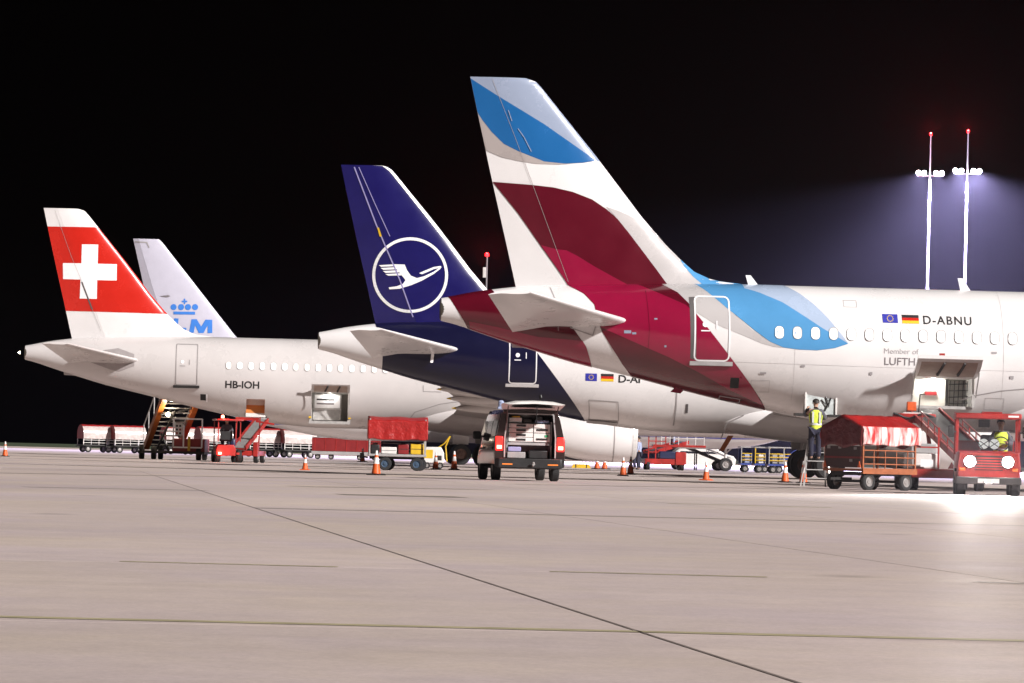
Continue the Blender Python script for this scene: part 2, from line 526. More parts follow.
YAWA = R(3.6)
class Air:
    def __init__(s, name, label, px_tail, scale, length):
        s.D = F / scale
        X = at(px_tail, horizon(px_tail), s.D).x
        s.root = thing(name, label, 'airplane', (X, s.D, 0), YAWA)
        s.Mi = (Matrix.Translation((X, s.D, 0)) @ Matrix.Rotation(YAWA, 4, 'Z')).inverted()
        s.len = length
    def loc(s, px, py, yl):
        o = s.Mi @ Vector((0, 0, H)); d = s.Mi.to_3x3() @ ray(px, py)
        t = (yl - o.y) / d.y
        p = o + d * t
        return (p.x, p.z)
    # fuselage shape: top, bottom and half width by distance from the tail tip
    def zt(s, x):
        n = s.len - x
        z = smooth_tab(s.top, x)
        return z if n > 6 else 3.0 + (z - 3.0) * math.sin(PI / 2 * max(0.0, n / 6)) ** 0.75
    def zb(s, x):
        n = s.len - x
        z = smooth_tab(s.bot, x)
        return z if n > 6 else 3.0 - (3.0 - z) * math.sin(PI / 2 * max(0.0, n / 6)) ** 0.6
    def hw(s, x):
        n = s.len - x
        t = min(1.0, max(0.0, x / s.taper))
        w = 0.30 + (s.wmax - 0.30) * (1 - (1 - t) ** 1.75)
        return w if n > 6 else w * math.sin(PI / 2 * max(0.0, n / 6)) ** 0.65
    def side(s, x, z):
        a, b = s.zt(x), s.zb(x)
        c = (a + b) / 2; h = (a - b) / 2
        q = max(-0.9999, min(0.9999, (z - c) / h))
        return -s.hw(x) * math.sqrt(1 - q * q)
    def fuselage(s, mat, cutters=()):
        n = 72
        xs = [0.0]
        x = 0.0
        while x < s.len - 0.01:
            x += 0.35 if s.len - x > 6 else 0.18
            xs.append(min(x, s.len - 0.004))
        rings = []
        for x in xs:
            a, b, w = s.zt(x), s.zb(x), s.hw(x)
            rings.append([Vector((x, w * math.sin(2 * PI * j / n), (a + b) / 2 - (a - b) / 2 * math.cos(2 * PI * j / n))) for j in range(n)])
        m = MB().rings(rings)
        o = m.build('fuselage', mat, s.root, sharp=0)
        if cutters:
            for (x0, x1, z0, z1, depth, cm) in cutters:
                yy = s.side((x0 + x1) / 2, (z0 + z1) / 2)
                cb = MB().box(x0, x1, yy - 0.8, yy + depth, z0, z1)
                co = cb.build('cutter', cm, s.root, sharp=0)
                bo = o.modifiers.new('cut', 'BOOLEAN')
                bo.object = co; bo.operation = 'DIFFERENCE'; bo.solver = 'EXACT'
                bo.material_mode = 'TRANSFER'
                bpy.context.view_layer.update()
                dg = bpy.context.evaluated_depsgraph_get()
                me = bpy.data.meshes.new_from_object(o.evaluated_get(dg))
                o.modifiers.clear()
                o.data = me
                bpy.data.objects.remove(co)
        for p in o.data.polygons:
            p.use_smooth = True
        o.data.set_sharp_from_angle(angle=R(40))
        s.fus = o
        # exhaust of the auxiliary power unit
        a, b = s.zt(0), s.zb(0)
        e = MB().lathe([(0.325, 0.20), (0.315, 0.0), (0.30, -0.03), (0.23, -0.02), (0.22, 0.10)], (0, 0, (a + b) / 2), (1, 0, 0), 24, cap=True)
        e.build('exhaust_ring', M('exhaust_metal', (0.10, 0.085, 0.07), 0.45, metal=0.5), s.root)
        return o
    # fin: leading and trailing edges by height
    def fin_half(s, x, z):
        te, le = interp(s.te, z), interp(s.le, z)
        x = max(te, min(le, x))
        hin = interp(s.hinge, z)
        th = interp([(s.te[0][0], 0.36), (s.te[-1][0], 0.13)], z)
        if x <= hin:
            y = 0.012 + (th * 0.82 - 0.012) * (x - te) / max(0.01, hin - te)
        else:
            q = (x - hin) / max(0.01, le - hin)          # 0 hinge .. 1 leading edge
            bulge = math.sqrt(max(0.0, 1 - q ** 2.6))
            y = th * (0.82 + 0.18 * math.sin(min(1, q * 2.2) * PI / 2)) * bulge
        return x, -max(0.004, y)
    def fin(s, mat):
        zs = []
        z0, z1 = s.te[0][0], s.te[-1][0]
        k = 80
        zs = [z0 + (z1 - z0) * i / k for i in range(k + 1)]
        def half(lo, hi, cnt, name, parent):
            rings = []
            for z in zs:
                a, b = lo(z), hi(z)
                pts = [a + (b - a) * (0.5 - 0.5 * math.cos(PI * i / cnt)) for i in range(cnt + 1)]
                r1 = [Vector((s.fin_half(x, z)[0], s.fin_half(x, z)[1], z)) for x in pts]
                r2 = [Vector((p.x, -p.y, z)) for p in r1[::-1]]
                rings.append(r1 + r2)
            return MB().rings(rings).build(name, mat, parent, sharp=45)
        s.finobj = half(lambda z: interp(s.hinge, z) + 0.002, lambda z: interp(s.le, z), 30, 'tail_fin', s.root)
        half(lambda z: interp(s.te, z), lambda z: interp(s.hinge, z) - 0.002, 5, 'rudder', s.finobj)
    # flat print laid on the curved skin
    def decal(s, name, polys, mat, where='fus', off=0.006, local=False, yl=None):
        yl = yl if yl is not None else (-1.65 if where == 'fus' else -0.12)
        bm = bmesh.new()
        for poly in polys:
            pts = poly if local else [s.loc(a, b, yl) for a, b in poly]
            vv = [Vector((a, 0, b)) for a, b in pts]
            bv = [bm.verts.new(v) for v in vv]
            for t in tessellate_polygon([vv]):
                try:
                    bm.faces.new([bv[i] for i in t])
                except ValueError:
                    pass
        s._wrap(bm, where, off)
        me = bpy.data.meshes.new(name)
        bm.to_mesh(me); bm.free()
        return link(name, me, mat, s.fus if where == 'fus' else s.finobj, sharp=60)
    def _wrap(s, bm, where, off, dx=0.45, dz=0.10):
        if where == 'fin':
            dx, dz = 0.09, 0.09
            off += 0.006
        xs = [v.co.x for v in bm.verts]; zs = [v.co.z for v in bm.verts]
        x = math.ceil(min(xs) / dx) * dx
        while x < max(xs):
            bmesh.ops.bisect_plane(bm, geom=bm.verts[:] + bm.edges[:] + bm.faces[:], plane_co=(x, 0, 0), plane_no=(1, 0, 0), dist=1e-5)
            x += dx
        z = math.ceil(min(zs) / dz) * dz
        while z < max(zs):
            bmesh.ops.bisect_plane(bm, geom=bm.verts[:] + bm.edges[:] + bm.faces[:], plane_co=(0, 0, z), plane_no=(0, 0, 1), dist=1e-5)
            z += dz
        if where == 'fus':
            for v in bm.verts:
                a, b = s.zt(v.co.x), s.zb(v.co.x)
                q = max(-0.99995, min(0.99995, (v.co.z - (a + b) / 2) / ((a - b) / 2)))
                v.co.z = math.asin(q)
            th = -PI / 2 + 0.05
            while th < PI / 2:
                bmesh.ops.bisect_plane(bm, geom=bm.verts[:] + bm.edges[:] + bm.faces[:], plane_co=(0, 0, th), plane_no=(0, 0, 1), dist=1e-5)
                th += 0.07
            for v in bm.verts:
                a, b = s.zt(v.co.x), s.zb(v.co.x)
                v.co.z = (a + b) / 2 + (a - b) / 2 * math.sin(v.co.z)
        for v in bm.verts:
            x, z = v.co.x, v.co.z
            if where == 'fus':
                a, b = s.zt(x), s.zb(x)
                z = max(b + 0.0003, min(a - 0.0003, z))
                y = s.side(x, z)
                c, h = (a + b) / 2, (a - b) / 2
                nrm = Vector((0, y / max(0.01, s.hw(x)) ** 2, (z - c) / h ** 2)).normalized()
                v.co = Vector((x, y, z)) + nrm * off
            else:
                z = max(s.te[0][0], min(s.te[-1][0], z))
                te, le = interp(s.te, z), interp(s.le, z)
                x = max(te + 0.004, min(le - 0.006, x))
                x2, y = s.fin_half(x, z)
                hs = ((-s.fin_half(x + 0.004, z)[1]) - (-s.fin_half(x - 0.004, z)[1])) / 0.008
                nv = Vector((-hs, -1, 0)).normalized()
                v.co = Vector((x2, y, z)) + nv * off
        bmesh.ops.remove_doubles(bm, verts=bm.verts, dist=0.0004)
        bmesh.ops.recalc_face_normals(bm, faces=bm.faces)
        for f in bm.faces:
            if f.normal.y > 0.05:
                f.normal_flip()
    def stroke(s, name, pts, w, mat, where='fus', off=0.008, closed=False, local=False, yl=None):
        yl = yl if yl is not None else (-1.65 if where == 'fus' else -0.12)
        P = [Vector(p if local else s.loc(p[0], p[1], yl)) for p in pts]
        if closed:
            P = P + [P[0]]
        polys = []
        for a, b in zip(P[:-1], P[1:]):
            d = (b - a).normalized(); n = Vector((-d.y, d.x)) * w / 2; e = d * w * 0.25
            polys.append([tuple(a + n - e), tuple(b + n + e), tuple(b - n + e), tuple(a - n - e)])
        return s.decal(name, polys, mat, where, off, local=True)
    def text(s, name, body, px0, py0, width, height, mat, where='fus', bold=0.0, off=0.008, spacing=1.0):
        # px0, py0: lower left corner in the photograph; width, height in pixels
        me = text_mesh(body, bold, spacing)
        yl = -1.75 if where == 'fus' else -0.12
        a = s.loc(px0, py0, yl); b = s.loc(px0 + width, py0 + width * math.tan(ROLL), yl); c = s.loc(px0, py0 - height, yl)
        us = [v.co.x for v in me.vertices]; ws = [v.co.y for v in me.vertices]
        u0, u1, w0, w1 = min(us), max(us), min(ws), max(ws)
        bm = bmesh.new(); bm.from_mesh(me)
        for v in bm.verts:
            v.co = Vector((a[0] + (b[0] - a[0]) * (v.co.x - u0) / (u1 - u0), 0, a[1] + (c[1] - a[1]) * (v.co.y - w0) / (w1 - w0)))
        bmesh.ops.triangulate(bm, faces=bm.faces)
        s._wrap(bm, where, off)
        m2 = bpy.data.meshes.new(name); bm.to_mesh(m2); bm.free()
        return link(name, m2, mat, s.fus if where == 'fus' else s.finobj, sharp=60)
    def window(s, x, z):
        def rr(w, h, r, k=5):
            out = []
            for cx, cz, a0 in ((w / 2 - r, h / 2 - r, 0), (-w / 2 + r, h / 2 - r, PI / 2), (-w / 2 + r, -h / 2 + r, PI), (w / 2 - r, -h / 2 + r, 1.5 * PI)):
                for i in range(k + 1):
                    a = a0 + PI / 2 * i / k
                    out.append((cx + r * math.cos(a), cz + r * math.sin(a)))
            return out
        def pt(a, b, off):
            return Vector((x + a, s.side(x + a, z + b) - off, z + b))
        fr = MB().rings([[pt(a, b, 0.001) for a, b in rr(0.272, 0.382, 0.122)], [pt(a, b, 0.026) for a, b in rr(0.268, 0.378, 0.12)],
                         [pt(a, b, 0.026) for a, b in rr(0.250, 0.360, 0.113)], [pt(a, b, 0.016) for a, b in rr(0.246, 0.356, 0.11)]], cap=False)
        f = fr.build('window', FRAME, s.root)
        p = [pt(a, b, 0.017) for a, b in rr(0.246, 0.356, 0.11)]
        MB()._add(p, [tuple(range(len(p)))]).build('pane', random.choice((PANE, PANE, PANE2, PANE3)), f, sharp=0)
    def door_px(s, x0, x1, y0, y1, mat, w=0.05, proud=0.0, sill=True, rcorner=0.14, sillmat=None, handle=True):
        a = s.loc(x0, y0, -1.75); b = s.loc(x1, y1 , -1.75)
        xa, xb, zt_, zb_ = a[0], b[0], a[1], b[1]
        pts = []
        r = rcorner
        for cx, cz, a0 in ((xb - r, zt_ - r, 0), (xa + r, zt_ - r, PI / 2), (xa + r, zb_ + r, PI), (xb - r, zb_ + r, 1.5 * PI)):
            for i in range(5):
                t = a0 + PI / 2 * i / 4
                pts.append((cx + r * math.cos(t), cz + r * math.sin(t)))
        d = s.stroke('door', pts, w, mat, off=0.012 + proud, closed=True, local=True)
        d.parent = s.root
        if sill:
            z = zb_ - 0.09
            m = MB()
            k = 8
            rings = []
            for i in range(k + 1):
                x = xa - 0.12 + (xb - xa + 0.24) * i / k
                yy = s.side(x, z)
                rings.append([Vector((x, yy + 0.02, z - 0.07)), Vector((x, yy - 0.05, z - 0.06)), Vector((x, yy - 0.05, z + 0.06)), Vector((x, yy + 0.02, z + 0.07))])
            m.rings(rings).build('door_sill', sillmat or GREYP, d, bevel=0.0)
        if handle:
            cx = xa + 0.30 * (xb - xa); cz = zb_ + 0.56 * (zt_ - zb_)
            ring = [(cx + 0.085 * math.cos(q * PI / 8), cz + 0.085 * math.sin(q * PI / 8)) for q in range(16)]
            s.decal('door_window', [ring], PURE, off=0.014 + proud, local=True).parent = d
            s.stroke('door_handle', [(cx + 0.33, cz - 0.12), (cx + 0.33, cz + 0.10)], 0.035, mat, off=0.014 + proud, local=True).parent = d
            s.stroke('door_placard', [(cx - 0.12, cz - 0.19), (cx + 0.12, cz - 0.19)], 0.035, mat, off=0.014 + proud, local=True).parent = d
        return d

def aerofoil(le, chord, tc, z_dir=1.0, droop=0.0, n=14):
    # le = (x, y, z): leading edge, chord runs to -x; returns a closed ring
    up, dn = [], []
    for i in range(n + 1):
        u = 0.5 - 0.5 * math.cos(PI * i / n)
        t = 5 * tc * (0.2969 * math.sqrt(u) - 0.126 * u - 0.3516 * u * u + 0.2843 * u ** 3 - 0.1015 * u ** 4)
        dz = -droop * chord * max(0.0, u - 0.68)
        up.append(Vector((le[0] - u * chord, le[1], le[2] + t * chord + dz)))
        dn.append(Vector((le[0] - u * chord, le[1], le[2] - t * chord * 0.9 + dz - 0.004)))
    return up + dn[::-1]

def surfaces(air, k_, gx, wing_mat, stab_mat, eng_mat, droop=0.18, incl=0.0, stab=True, engine=True, zw=2.55, eng_x=7.4, eng_z=1.66, fairings=True, seam=True):
    s = air
    for sg in (-1, 1):
        if stab:
            st = []
            for i in range(9):
                q = i / 8
                y = 0.5 + 5.7 * q
                qq = (y - 1.6) / 4.6
                lx = 5.24 + (2.24 - 5.24) * qq
                tx = 1.92 + (1.04 - 1.92) * qq
                lz = 4.76 + (5.33 - 4.76) * qq
                c = lx - tx
                sec = aerofoil((lx, sg * y, lz), c, 0.105, droop=droop)
                # trim angle of the whole tailplane, about 30 percent chord
                for p in sec:
                    p.z += incl * (p.x - (lx - 0.3 * c))
                st.append(sec)
            o = MB().rings(st).build('tailplane', stab_mat, s.root, sharp=50)
        k = k_
        st = []
        for (y, lx, tx, z, tc) in ((0.4, k + 7.4, k - 1.0, zw - 0.10, 0.15), (1.9, k + 6.3, k - 0.9, zw, 0.15), (4.2, k + 5.1, k - 0.85, zw + 0.2, 0.13), (6.4, k + 3.9, k - 0.8, zw + 0.42, 0.12),
                                   (10.5, k + 1.9, k - 1.45, zw + 0.80, 0.115), (14.5, k - 0.1, k - 2.25, zw + 1.15, 0.11), (16.9, k - 1.5, k - 2.95, zw + 1.40, 0.10)):
            st.append(aerofoil((lx, sg * y, z), lx - tx, tc, n=18))
        w = MB().rings(st).build('wing', wing_mat, s.root, sharp=50)
        if fairings:
            for (y, xt, z, ln) in ((6.4, k - 1.2, zw + 0.22, 3.2), (10.5, k - 1.65, zw + 0.62, 2.8), (14.3, k - 2.30, zw + 0.98, 2.3)):
                f = MB().lathe([(0.005, 0), (0.10, 0.30), (0.19, 0.9), (0.25, ln * 0.55), (0.22, ln * 0.8), (0.02, ln)], (xt, sg * y, z), (1, 0, 0.02), 14)
                fo = f.build('flap_fairing', wing_mat, w)
                MB().lathe([(0.004, -0.04), (0.03, 0.02), (0.062, 0.17), (0.05, 0.18)], (xt, sg * y, z), (1, 0, 0.02), 10).build('fairing_tip', YELLOW, fo)
        if engine:
            ex = k + eng_x
            e = MB().lathe([(0.98, 0.10), (1.05, 0.0), (1.12, -0.05), (1.17, -0.30), (1.21, -0.9), (1.20, -1.9), (1.10, -2.8), (0.92, -3.6), (0.88, -3.62), (0.90, -2.9)],
                           (ex, sg * 5.75, eng_z), (1, 0, 0), 40, cap=False)
            eo = e.build('engine', eng_mat, s.root, sharp=40)
            MB().lathe([(0.985, 0.085), (1.01, 0.035), (1.06, 0.02), (1.135, -0.08), (1.15, -0.16), (1.0, -0.10)], (ex + 0.02, sg * 5.75, eng_z), (1, 0, 0), 40, cap=False).build('inlet_lip', ALU, eo)
            MB().lathe([(0.98, -0.7), (0.35, -0.72), (0.25, -0.45), (0.01, -0.25)], (ex, sg * 5.75, eng_z), (1, 0, 0), 32, cap=False).build('fan', DARKM, eo)
            MB().lathe([(0.62, -2.6), (0.60, -3.6), (0.42, -4.3), (0.30, -4.3), (0.20, -4.6), (0.02, -4.9)], (ex, sg * 5.75, eng_z), (1, 0, 0), 28, cap=False).build('exhaust_cone', STEEL, eo)
            py = MB()
            py.prism([(-0.8, 0.9), (-3.4, 0.9), (-5.4, 1.25), (-3.0, 1.45), (-1.9, 1.25)], (ex, sg * 5.75 - 0.12, eng_z), (1, 0, 0), (0, 0, 1), (0, 0.24, 0))
            py.build('pylon', eng_mat, eo)
            if seam:
                MB().lathe([(1.215, -0.98), (1.219, -1.0), (1.219, -1.02), (1.215, -1.04)], (ex, sg * 5.75, eng_z), (1, 0, 0), 40, cap=False).build('cowl_seam', SEAM, eo)
        # main landing gear
        gy = sg * 3.80
        mg = MB().cyl((gx, gy, zw + 0.1), (gx, gy, 0.62), 0.13, 0.11, 14)
        mg.cyl((gx, gy - 0.48, 0.585), (gx, gy + 0.48, 0.585), 0.09, None, 12)
        mg.bar((gx - 0.16, gy, 1.2), (gx - 0.30, gy, 0.72), 0.06)
        mg.bar((gx, gy, 1.05), (gx + 0.05, gy - sg * 1.5, zw - 0.4), 0.10)
        go = mg.build('main_gear', GWHITE, s.root)
        MB().prism([(-0.45, 0), (0.42, 0), (0.55, 1.15), (-0.55, 1.15)], (gx, gy + sg * 0.28, 1.15), (1, 0, 0), (0, 0, 1), (0, 0.03, 0)).build('gear_door', wing_mat, go)
        for dy in (-0.46, 0.46):
            wheel(go, (gx, gy + dy, 0.585), 0.585, 0.42, (0, 1, 0), BROWNRIM, 30)
    # belly fairing
    st = []
    for q in range(25):
        u = q / 24
        x = k - 3.6 + 12.6 * u
        e = math.sin(PI * u) ** 0.5 if 0 < u < 1 else 0.02
        hw_, zc, hz = 0.4 + 1.75 * e, 2.35, 0.05 + 0.93 * e
        st.append([Vector((x, hw_ * math.copysign(abs(math.sin(2 * PI * j / 32)) ** 0.8, math.sin(2 * PI * j / 32)),
                           zc - hz * math.copysign(abs(math.cos(2 * PI * j / 32)) ** 0.8, math.cos(2 * PI * j / 32)))) for j in range(32)])
    MB().rings(st).build('belly_fairing', s.fus.data.materials[0], s.root, sharp=50)
    # nose gear
    nx = s.len - 5.0
    ng = MB().cyl((nx, 0, 2.2), (nx, 0, 0.4), 0.09, 0.08, 12)
    ng.cyl((nx, -0.28, 0.38), (nx, 0.28, 0.38), 0.06, None, 10)
    ng.bar((nx, 0, 1.0), (nx + 0.9, 0, 1.9), 0.07)
    no = ng.build('nose_gear', GWHITE, s.root)
    for dy in (-0.25, 0.25):
        wheel(no, (nx, dy, 0.38), 0.38, 0.22, (0, 1, 0), RIM, 24)

# the nearest aircraft gives the Airbus tail shape traced from its outline
E = Air('passenger_airplane', 'white airliner with burgundy and sky blue tail, its hold door open above a belt loader', 437.5, 33.65, 37.4)
TOPPX = [(439.5, 299.7), (447, 297.5), (460, 294.2), (475, 291.6), (489.5, 289.6), (505, 287.6), (530, 285.6), (553, 284.6), (600, 283.6), (680, 283.2), (747, 284.6), (1023, 292.0)]
BOTPX = [(439.5, 319.4), (447, 321.2), (475, 331.2), (510, 343.0), (569.5, 361.6), (598, 368.6), (647, 380.8), (677, 389.0), (717, 399.2), (771, 411.6), (794, 416.4), (830, 422.6), (870, 427.6), (905, 430.4)]
TOP = [E.loc(a, b, 0) for a, b in TOPPX]
BOT = [E.loc(a, b, 0) for a, b in BOTPX]
zc_top = TOP[-1][1]
TOP = TOP[:-1] + [(TOP[-1][0], zc_top), (60, zc_top)]
BOT = BOT + [(60, BOT[-1][1])]
TE_PX = [(517, 295), (515.4, 285), (505, 238), (492.5, 182.4), (477.6, 113), (470.2, 76.7)]
LE_PX = [(775, 295), (748, 284.9), (729, 283.2), (710, 279.2), (693.7, 271.7), (682, 261.3), (664.7, 244), (641, 216), (606.7, 170.5), (597, 157.8), (541.7, 88.4), (535.5, 81.6), (526, 77.9)]
HG_PX = [(572, 295), (568, 282), (540, 205), (515, 137), (492.3, 78.8)]
def edge(air, px):
    return sorted((z, x) for x, z in (air.loc(a, b, 0) for a, b in px))
TE, LE, HG = edge(E, TE_PX), edge(E, LE_PX), edge(E, HG_PX)
ztip = TE[-1][0]
zlo = TE[0][0]
LE = [(zlo, LE[0][1])] + [p for p in LE if zlo < p[0] < ztip] + [(ztip, LE[-1][1])]
HG = [(zlo, HG[0][1])] + [p for p in HG if zlo < p[0] < ztip] + [(ztip, HG[-1][1])]
def airbus(a):
    a.top, a.bot, a.te, a.le, a.hinge = TOP, BOT, TE, LE, HG
    a.taper, a.wmax = 12.5, 1.975
airbus(E)
def cr(pts, ox, oy, k):
    return [(ox + a / k, oy + b / k) for a, b in pts]

# ---- nearest aircraft
ho = E.loc(912.5, 377.5, -1.75); hb = E.loc(973.5, 408, -1.75)
HX0, HX1, HZ1, HZ0 = ho[0], hb[0], ho[1], hb[1]
E.fuselage(WHITE, [(HX0, HX1, HZ0, HZ1, 1.7, HOLD)])
E.fin(WHITE)
surfaces(E, 19.3, 19.8, GREYP, WHITE, WHITE, droop=0.20, incl=0.02)
F1 = (460, 70, 5.694); F2 = (480, 170, 4.655)
E.decal('pale_blue_top', [cr([(50, 30), (375, 36), (430, 55), (475, 95), (800, 520), (775, 518), (480, 310), (220, 150), (62, 48)], *F1)], PALEFIN, 'fin', 0.006)
E.decal('grey_wave', [cr([(95, 220), (130, 280), (180, 345), (250, 415), (330, 458), (400, 486), (480, 518), (600, 531), (640, 534), (560, 540), (430, 535), (330, 518), (240, 497), (150, 458)], *F1)], TAUPE, 'fin', 0.006)
E.decal('blue_wave', [cr([(52, 40), (220, 150), (480, 310), (775, 516), (700, 528), (600, 534), (480, 522), (400, 490), (330, 462), (250, 420), (180, 350), (130, 285), (85, 215)], *F1)], FINSKY, 'fin', 0.010)
E.decal('grey_leading_wave', [cr([(585, 172), (640, 190), (700, 215), (760, 247), (830, 300), (900, 360), (985, 445), (1080, 560), (975, 585), (870, 535), (820, 465), (760, 385), (700, 305), (640, 230)], *F2)], GREYL, 'fin', 0.006)
E.decal('burgundy_wave', [cr([(60, 54), (240, 70), (340, 82), (430, 103), (520, 138), (590, 185), (640, 230), (700, 305), (760, 385), (820, 465), (895, 570), (430, 575), (385, 500), (290, 365), (180, 205)], *F2)], BURG, 'fin', 0.010)
E.decal('bright_burgundy_wave', [cr([(283, 350), (355, 370), (400, 375), (450, 400), (530, 450), (620, 500), (690, 538), (760, 575), (435, 575), (385, 500), (345, 440)], *F2)], MAGENTA, 'fin', 0.014)
E.decal('blue_fillet', [[(678, 255), (693.7, 268), (710, 276), (740, 280), (785, 284), (785, 300), (720, 300), (707.8, 289.3), (693.7, 277.6), (684, 266)]], SKYB, 'fin', 0.012)
E.stroke('hinge_line', HG_PX[1:], 0.010, TAUPE, 'fin', 0.018)
E.stroke('painted_fin_glint', cr([(275, 230), (295, 290)], *F1), 0.022, PALEFIN, 'fin', 0.03)  # both strokes: specular streaks on the fin, painted as pale lines
E.stroke('painted_fin_glint', cr([(330, 335), (365, 385), (405, 465)], *F1), 0.022, PALEFIN, 'fin', 0.03)
E.decal('grey_wave', [[(655, 276), (700, 276), (707.8, 289.3), (729, 309), (752, 330), (769, 341.8), (782, 347.8), (773, 347), (762, 344), (740, 334.4), (715, 324), (697, 312.5), (690, 303), (680, 291.6), (668, 284)]], GREYL, off=0.006)
E.decal('burgundy_wave', [[(566, 276), (659, 276), (668, 284.4), (680, 291.6), (690, 303), (698, 315), (712.5, 334), (731, 358), (750, 382), (774, 413), (717, 404), (677, 395), (647, 384), (635, 375), (625, 364), (612.5, 346), (603, 331), (599, 321), (596, 304), (586, 292.6), (573, 285)]], BURG, off=0.008)
E.decal('bright_burgundy_wave', [[(566, 277), (630, 277), (644.5, 284.8), (686.7, 304.5), (698, 315), (712.5, 334), (731, 358), (750, 382), (767, 405), (731, 389), (701, 372.5), (670, 357), (647, 347), (602.3, 327), (599, 321), (596, 304), (586, 292.6), (573, 285)]], MAGENTA, off=0.012)
E.decal('burgundy_tail', [[(449.0, 292), (489.5, 284), (497, 291), (530, 303), (573.6, 326.4), (588, 346), (597, 370), (569, 366), (510, 347), (475, 334)]], BURG, off=0.008)
E.decal('burgundy_tail', [[(471, 320), (500, 326), (540, 336), (584, 340), (588, 346), (597, 370), (569, 366), (510, 347), (475, 334)]], MAGENTA, off=0.012)
E.decal('blue_wave', [[(688, 272), (700, 274), (747, 277), (748, 287.2), (762, 292), (784, 302.2), (803, 315.4), (822, 328.6), (835.2, 336.6), (846.9, 344), (833.7, 348.3), (816, 350.5), (798.6, 349.8), (782.5, 347.6), (769.3, 341.8), (754.6, 330.8), (740, 318.3), (729, 309.2), (707.8, 289.3), (695, 279)]], SKYB, off=0.010)
E.decal('pale_blue_wave', [[(742, 277), (782, 278), (790.5, 284.6), (803, 293.4), (816, 305), (827.9, 318.3), (835.2, 327.8), (842.5, 337.4), (846.9, 343.8), (835.2, 336.6), (822, 328.6), (803, 315.4), (784, 302.2), (762, 292), (746, 286.6)]], PALEB, off=0.0095)
E.door_px(696.5, 729, 295.8, 360.8, PURE, 0.045, proud=0.006, sillmat=GGREY)
dsh = E.decal('painted_door_shadow', [[(690.5, 296.8), (696.3, 296.4), (696.6, 360), (690.8, 358)]], DKSEAM, off=0.013)  # shadow of the door edge, painted as a dark strip
E.decal('outflow_port', [[(731.5, 377.3), (740, 377.5), (740.3, 387.8), (731.8, 387.6)]], INK, off=0.014)
E.stroke('outflow_port_flap', [(741.2, 377.5), (741.4, 388.5)], 0.06, MAGENTA, off=0.05)
E.stroke('access_panel', [(723.5, 395.2), (743.5, 398.6), (743.8, 402.4), (723.8, 399)], 0.03, GREYT, closed=True, off=0.014)
wx, wz = E.loc(779.8, 332.2, -1.9)
for i in range(17):
    E.window(wx + i * 0.533, wz)
E.text('registration', 'D-ABNU', 923.6, 324.2, 48.3, 8.6, BLACKT, bold=0.014, spacing=1.18)
fa = [(882.4, 314.0), (897.6, 314.4), (897.7, 323.2), (882.5, 322.8)]
E.decal('european_flag', [fa], M('flag_blue', (0.03, 0.035, 0.36), 0.4), off=0.008)
stars = []
for i in range(12):
    a_ = 2 * PI * i / 12
    sx, sy = 890.1 + 2.9 * math.cos(a_), 318.7 + 2.9 * math.sin(a_)
    stars.append([(sx + 0.55 * math.cos(q * PI / 3), sy + 0.55 * math.sin(q * PI / 3)) for q in range(6)])
E.decal('flag_stars', stars, M('flag_gold', (0.72, 0.5, 0.05), 0.4), off=0.012)
for q, mt in ((0, BLACKT), (1, RED), (2, M('flag_yellow', (0.75, 0.5, 0.02), 0.4))):
    E.decal('german_flag_stripe', [[(902, 314.8 + q * 2.9), (918.8, 315.2 + q * 2.9), (918.8, 318.1 + q * 2.9), (902, 317.7 + q * 2.9)]], mt, off=0.008)
E.text('lettering', 'Member of', 883, 353.6, 34.5, 5.2, GREYT2, bold=-0.004)
E.text('lettering', 'LUFTHANSA GROUP', 883.2, 365.0, 98, 7.6, GREYT, bold=0.004)
# panel lines
E.stroke('panel_line', [(1030, 388.5), (1000, 391), (975, 395.5), (955, 402)], 0.03, SEAM, off=0.007)
E.stroke('panel_line', [(553, 286), (558, 300), (560, 330)], 0.015, SEAM, off=0.016)
E.stroke('panel_line', [(648, 290), (650, 330), (648, 372)], 0.012, BURG, off=0.016)
for px in (795, 1003):
    E.stroke('panel_line', [(px, 288), (px - 1, 340), (px - 2, 400)], 0.007, GREYL, off=0.005)
E.stroke('panel_line', [(735, 362), (880, 367.5), (1030, 372)], 0.007, GREYL, off=0.005)
E.stroke('tail_panel_seam', [(572, 327), (594, 335), (598, 322)], 0.03, SEAM, off=0.016)
for (px, py, w, h) in ((625, 330, 7, 3), (633, 332, 4, 2), (618, 322, 2, 2), (665, 345, 2, 2), (760, 372, 6, 2), (800, 365, 4, 2), (868, 372, 3, 3), (990, 352, 5, 2), (1008, 376, 4, 3), (655, 318, 3, 1.5)):
    E.decal('stencil', [[(px, py), (px + w, py + 0.02 * w), (px + w, py + h), (px, py + h)]], GREYT2 if px > 740 else PALEFIN, off=0.016)
for pts in ([(752, 380), (770, 380.5), (770, 392), (752, 391.5)], [(845, 300), (858, 300.3), (858, 307), (845, 306.7)], [(985, 398), (1004, 398.5), (1004, 410), (985, 409.5)]):
    E.stroke('access_panel', pts, 0.012, GREYL, closed=True, off=0.007)
# small aerials on the crown
def blade(air, px, py, h=0.42, parent=None):
    x, z = air.loc(px, py, 0)
    zc = air.zt(x)
    MB().prism([(0, -0.05), (0.32, -0.05), (0.05, h), (-0.10, h), ], (x - 0.1, -0.02, zc), (1, 0, 0), (0, 0, 1), (0, 0.04, 0)).build('aerial', PURE, air.root)
blade(E, 752, 284, 0.28); blade(E, 964, 291, 0.36)
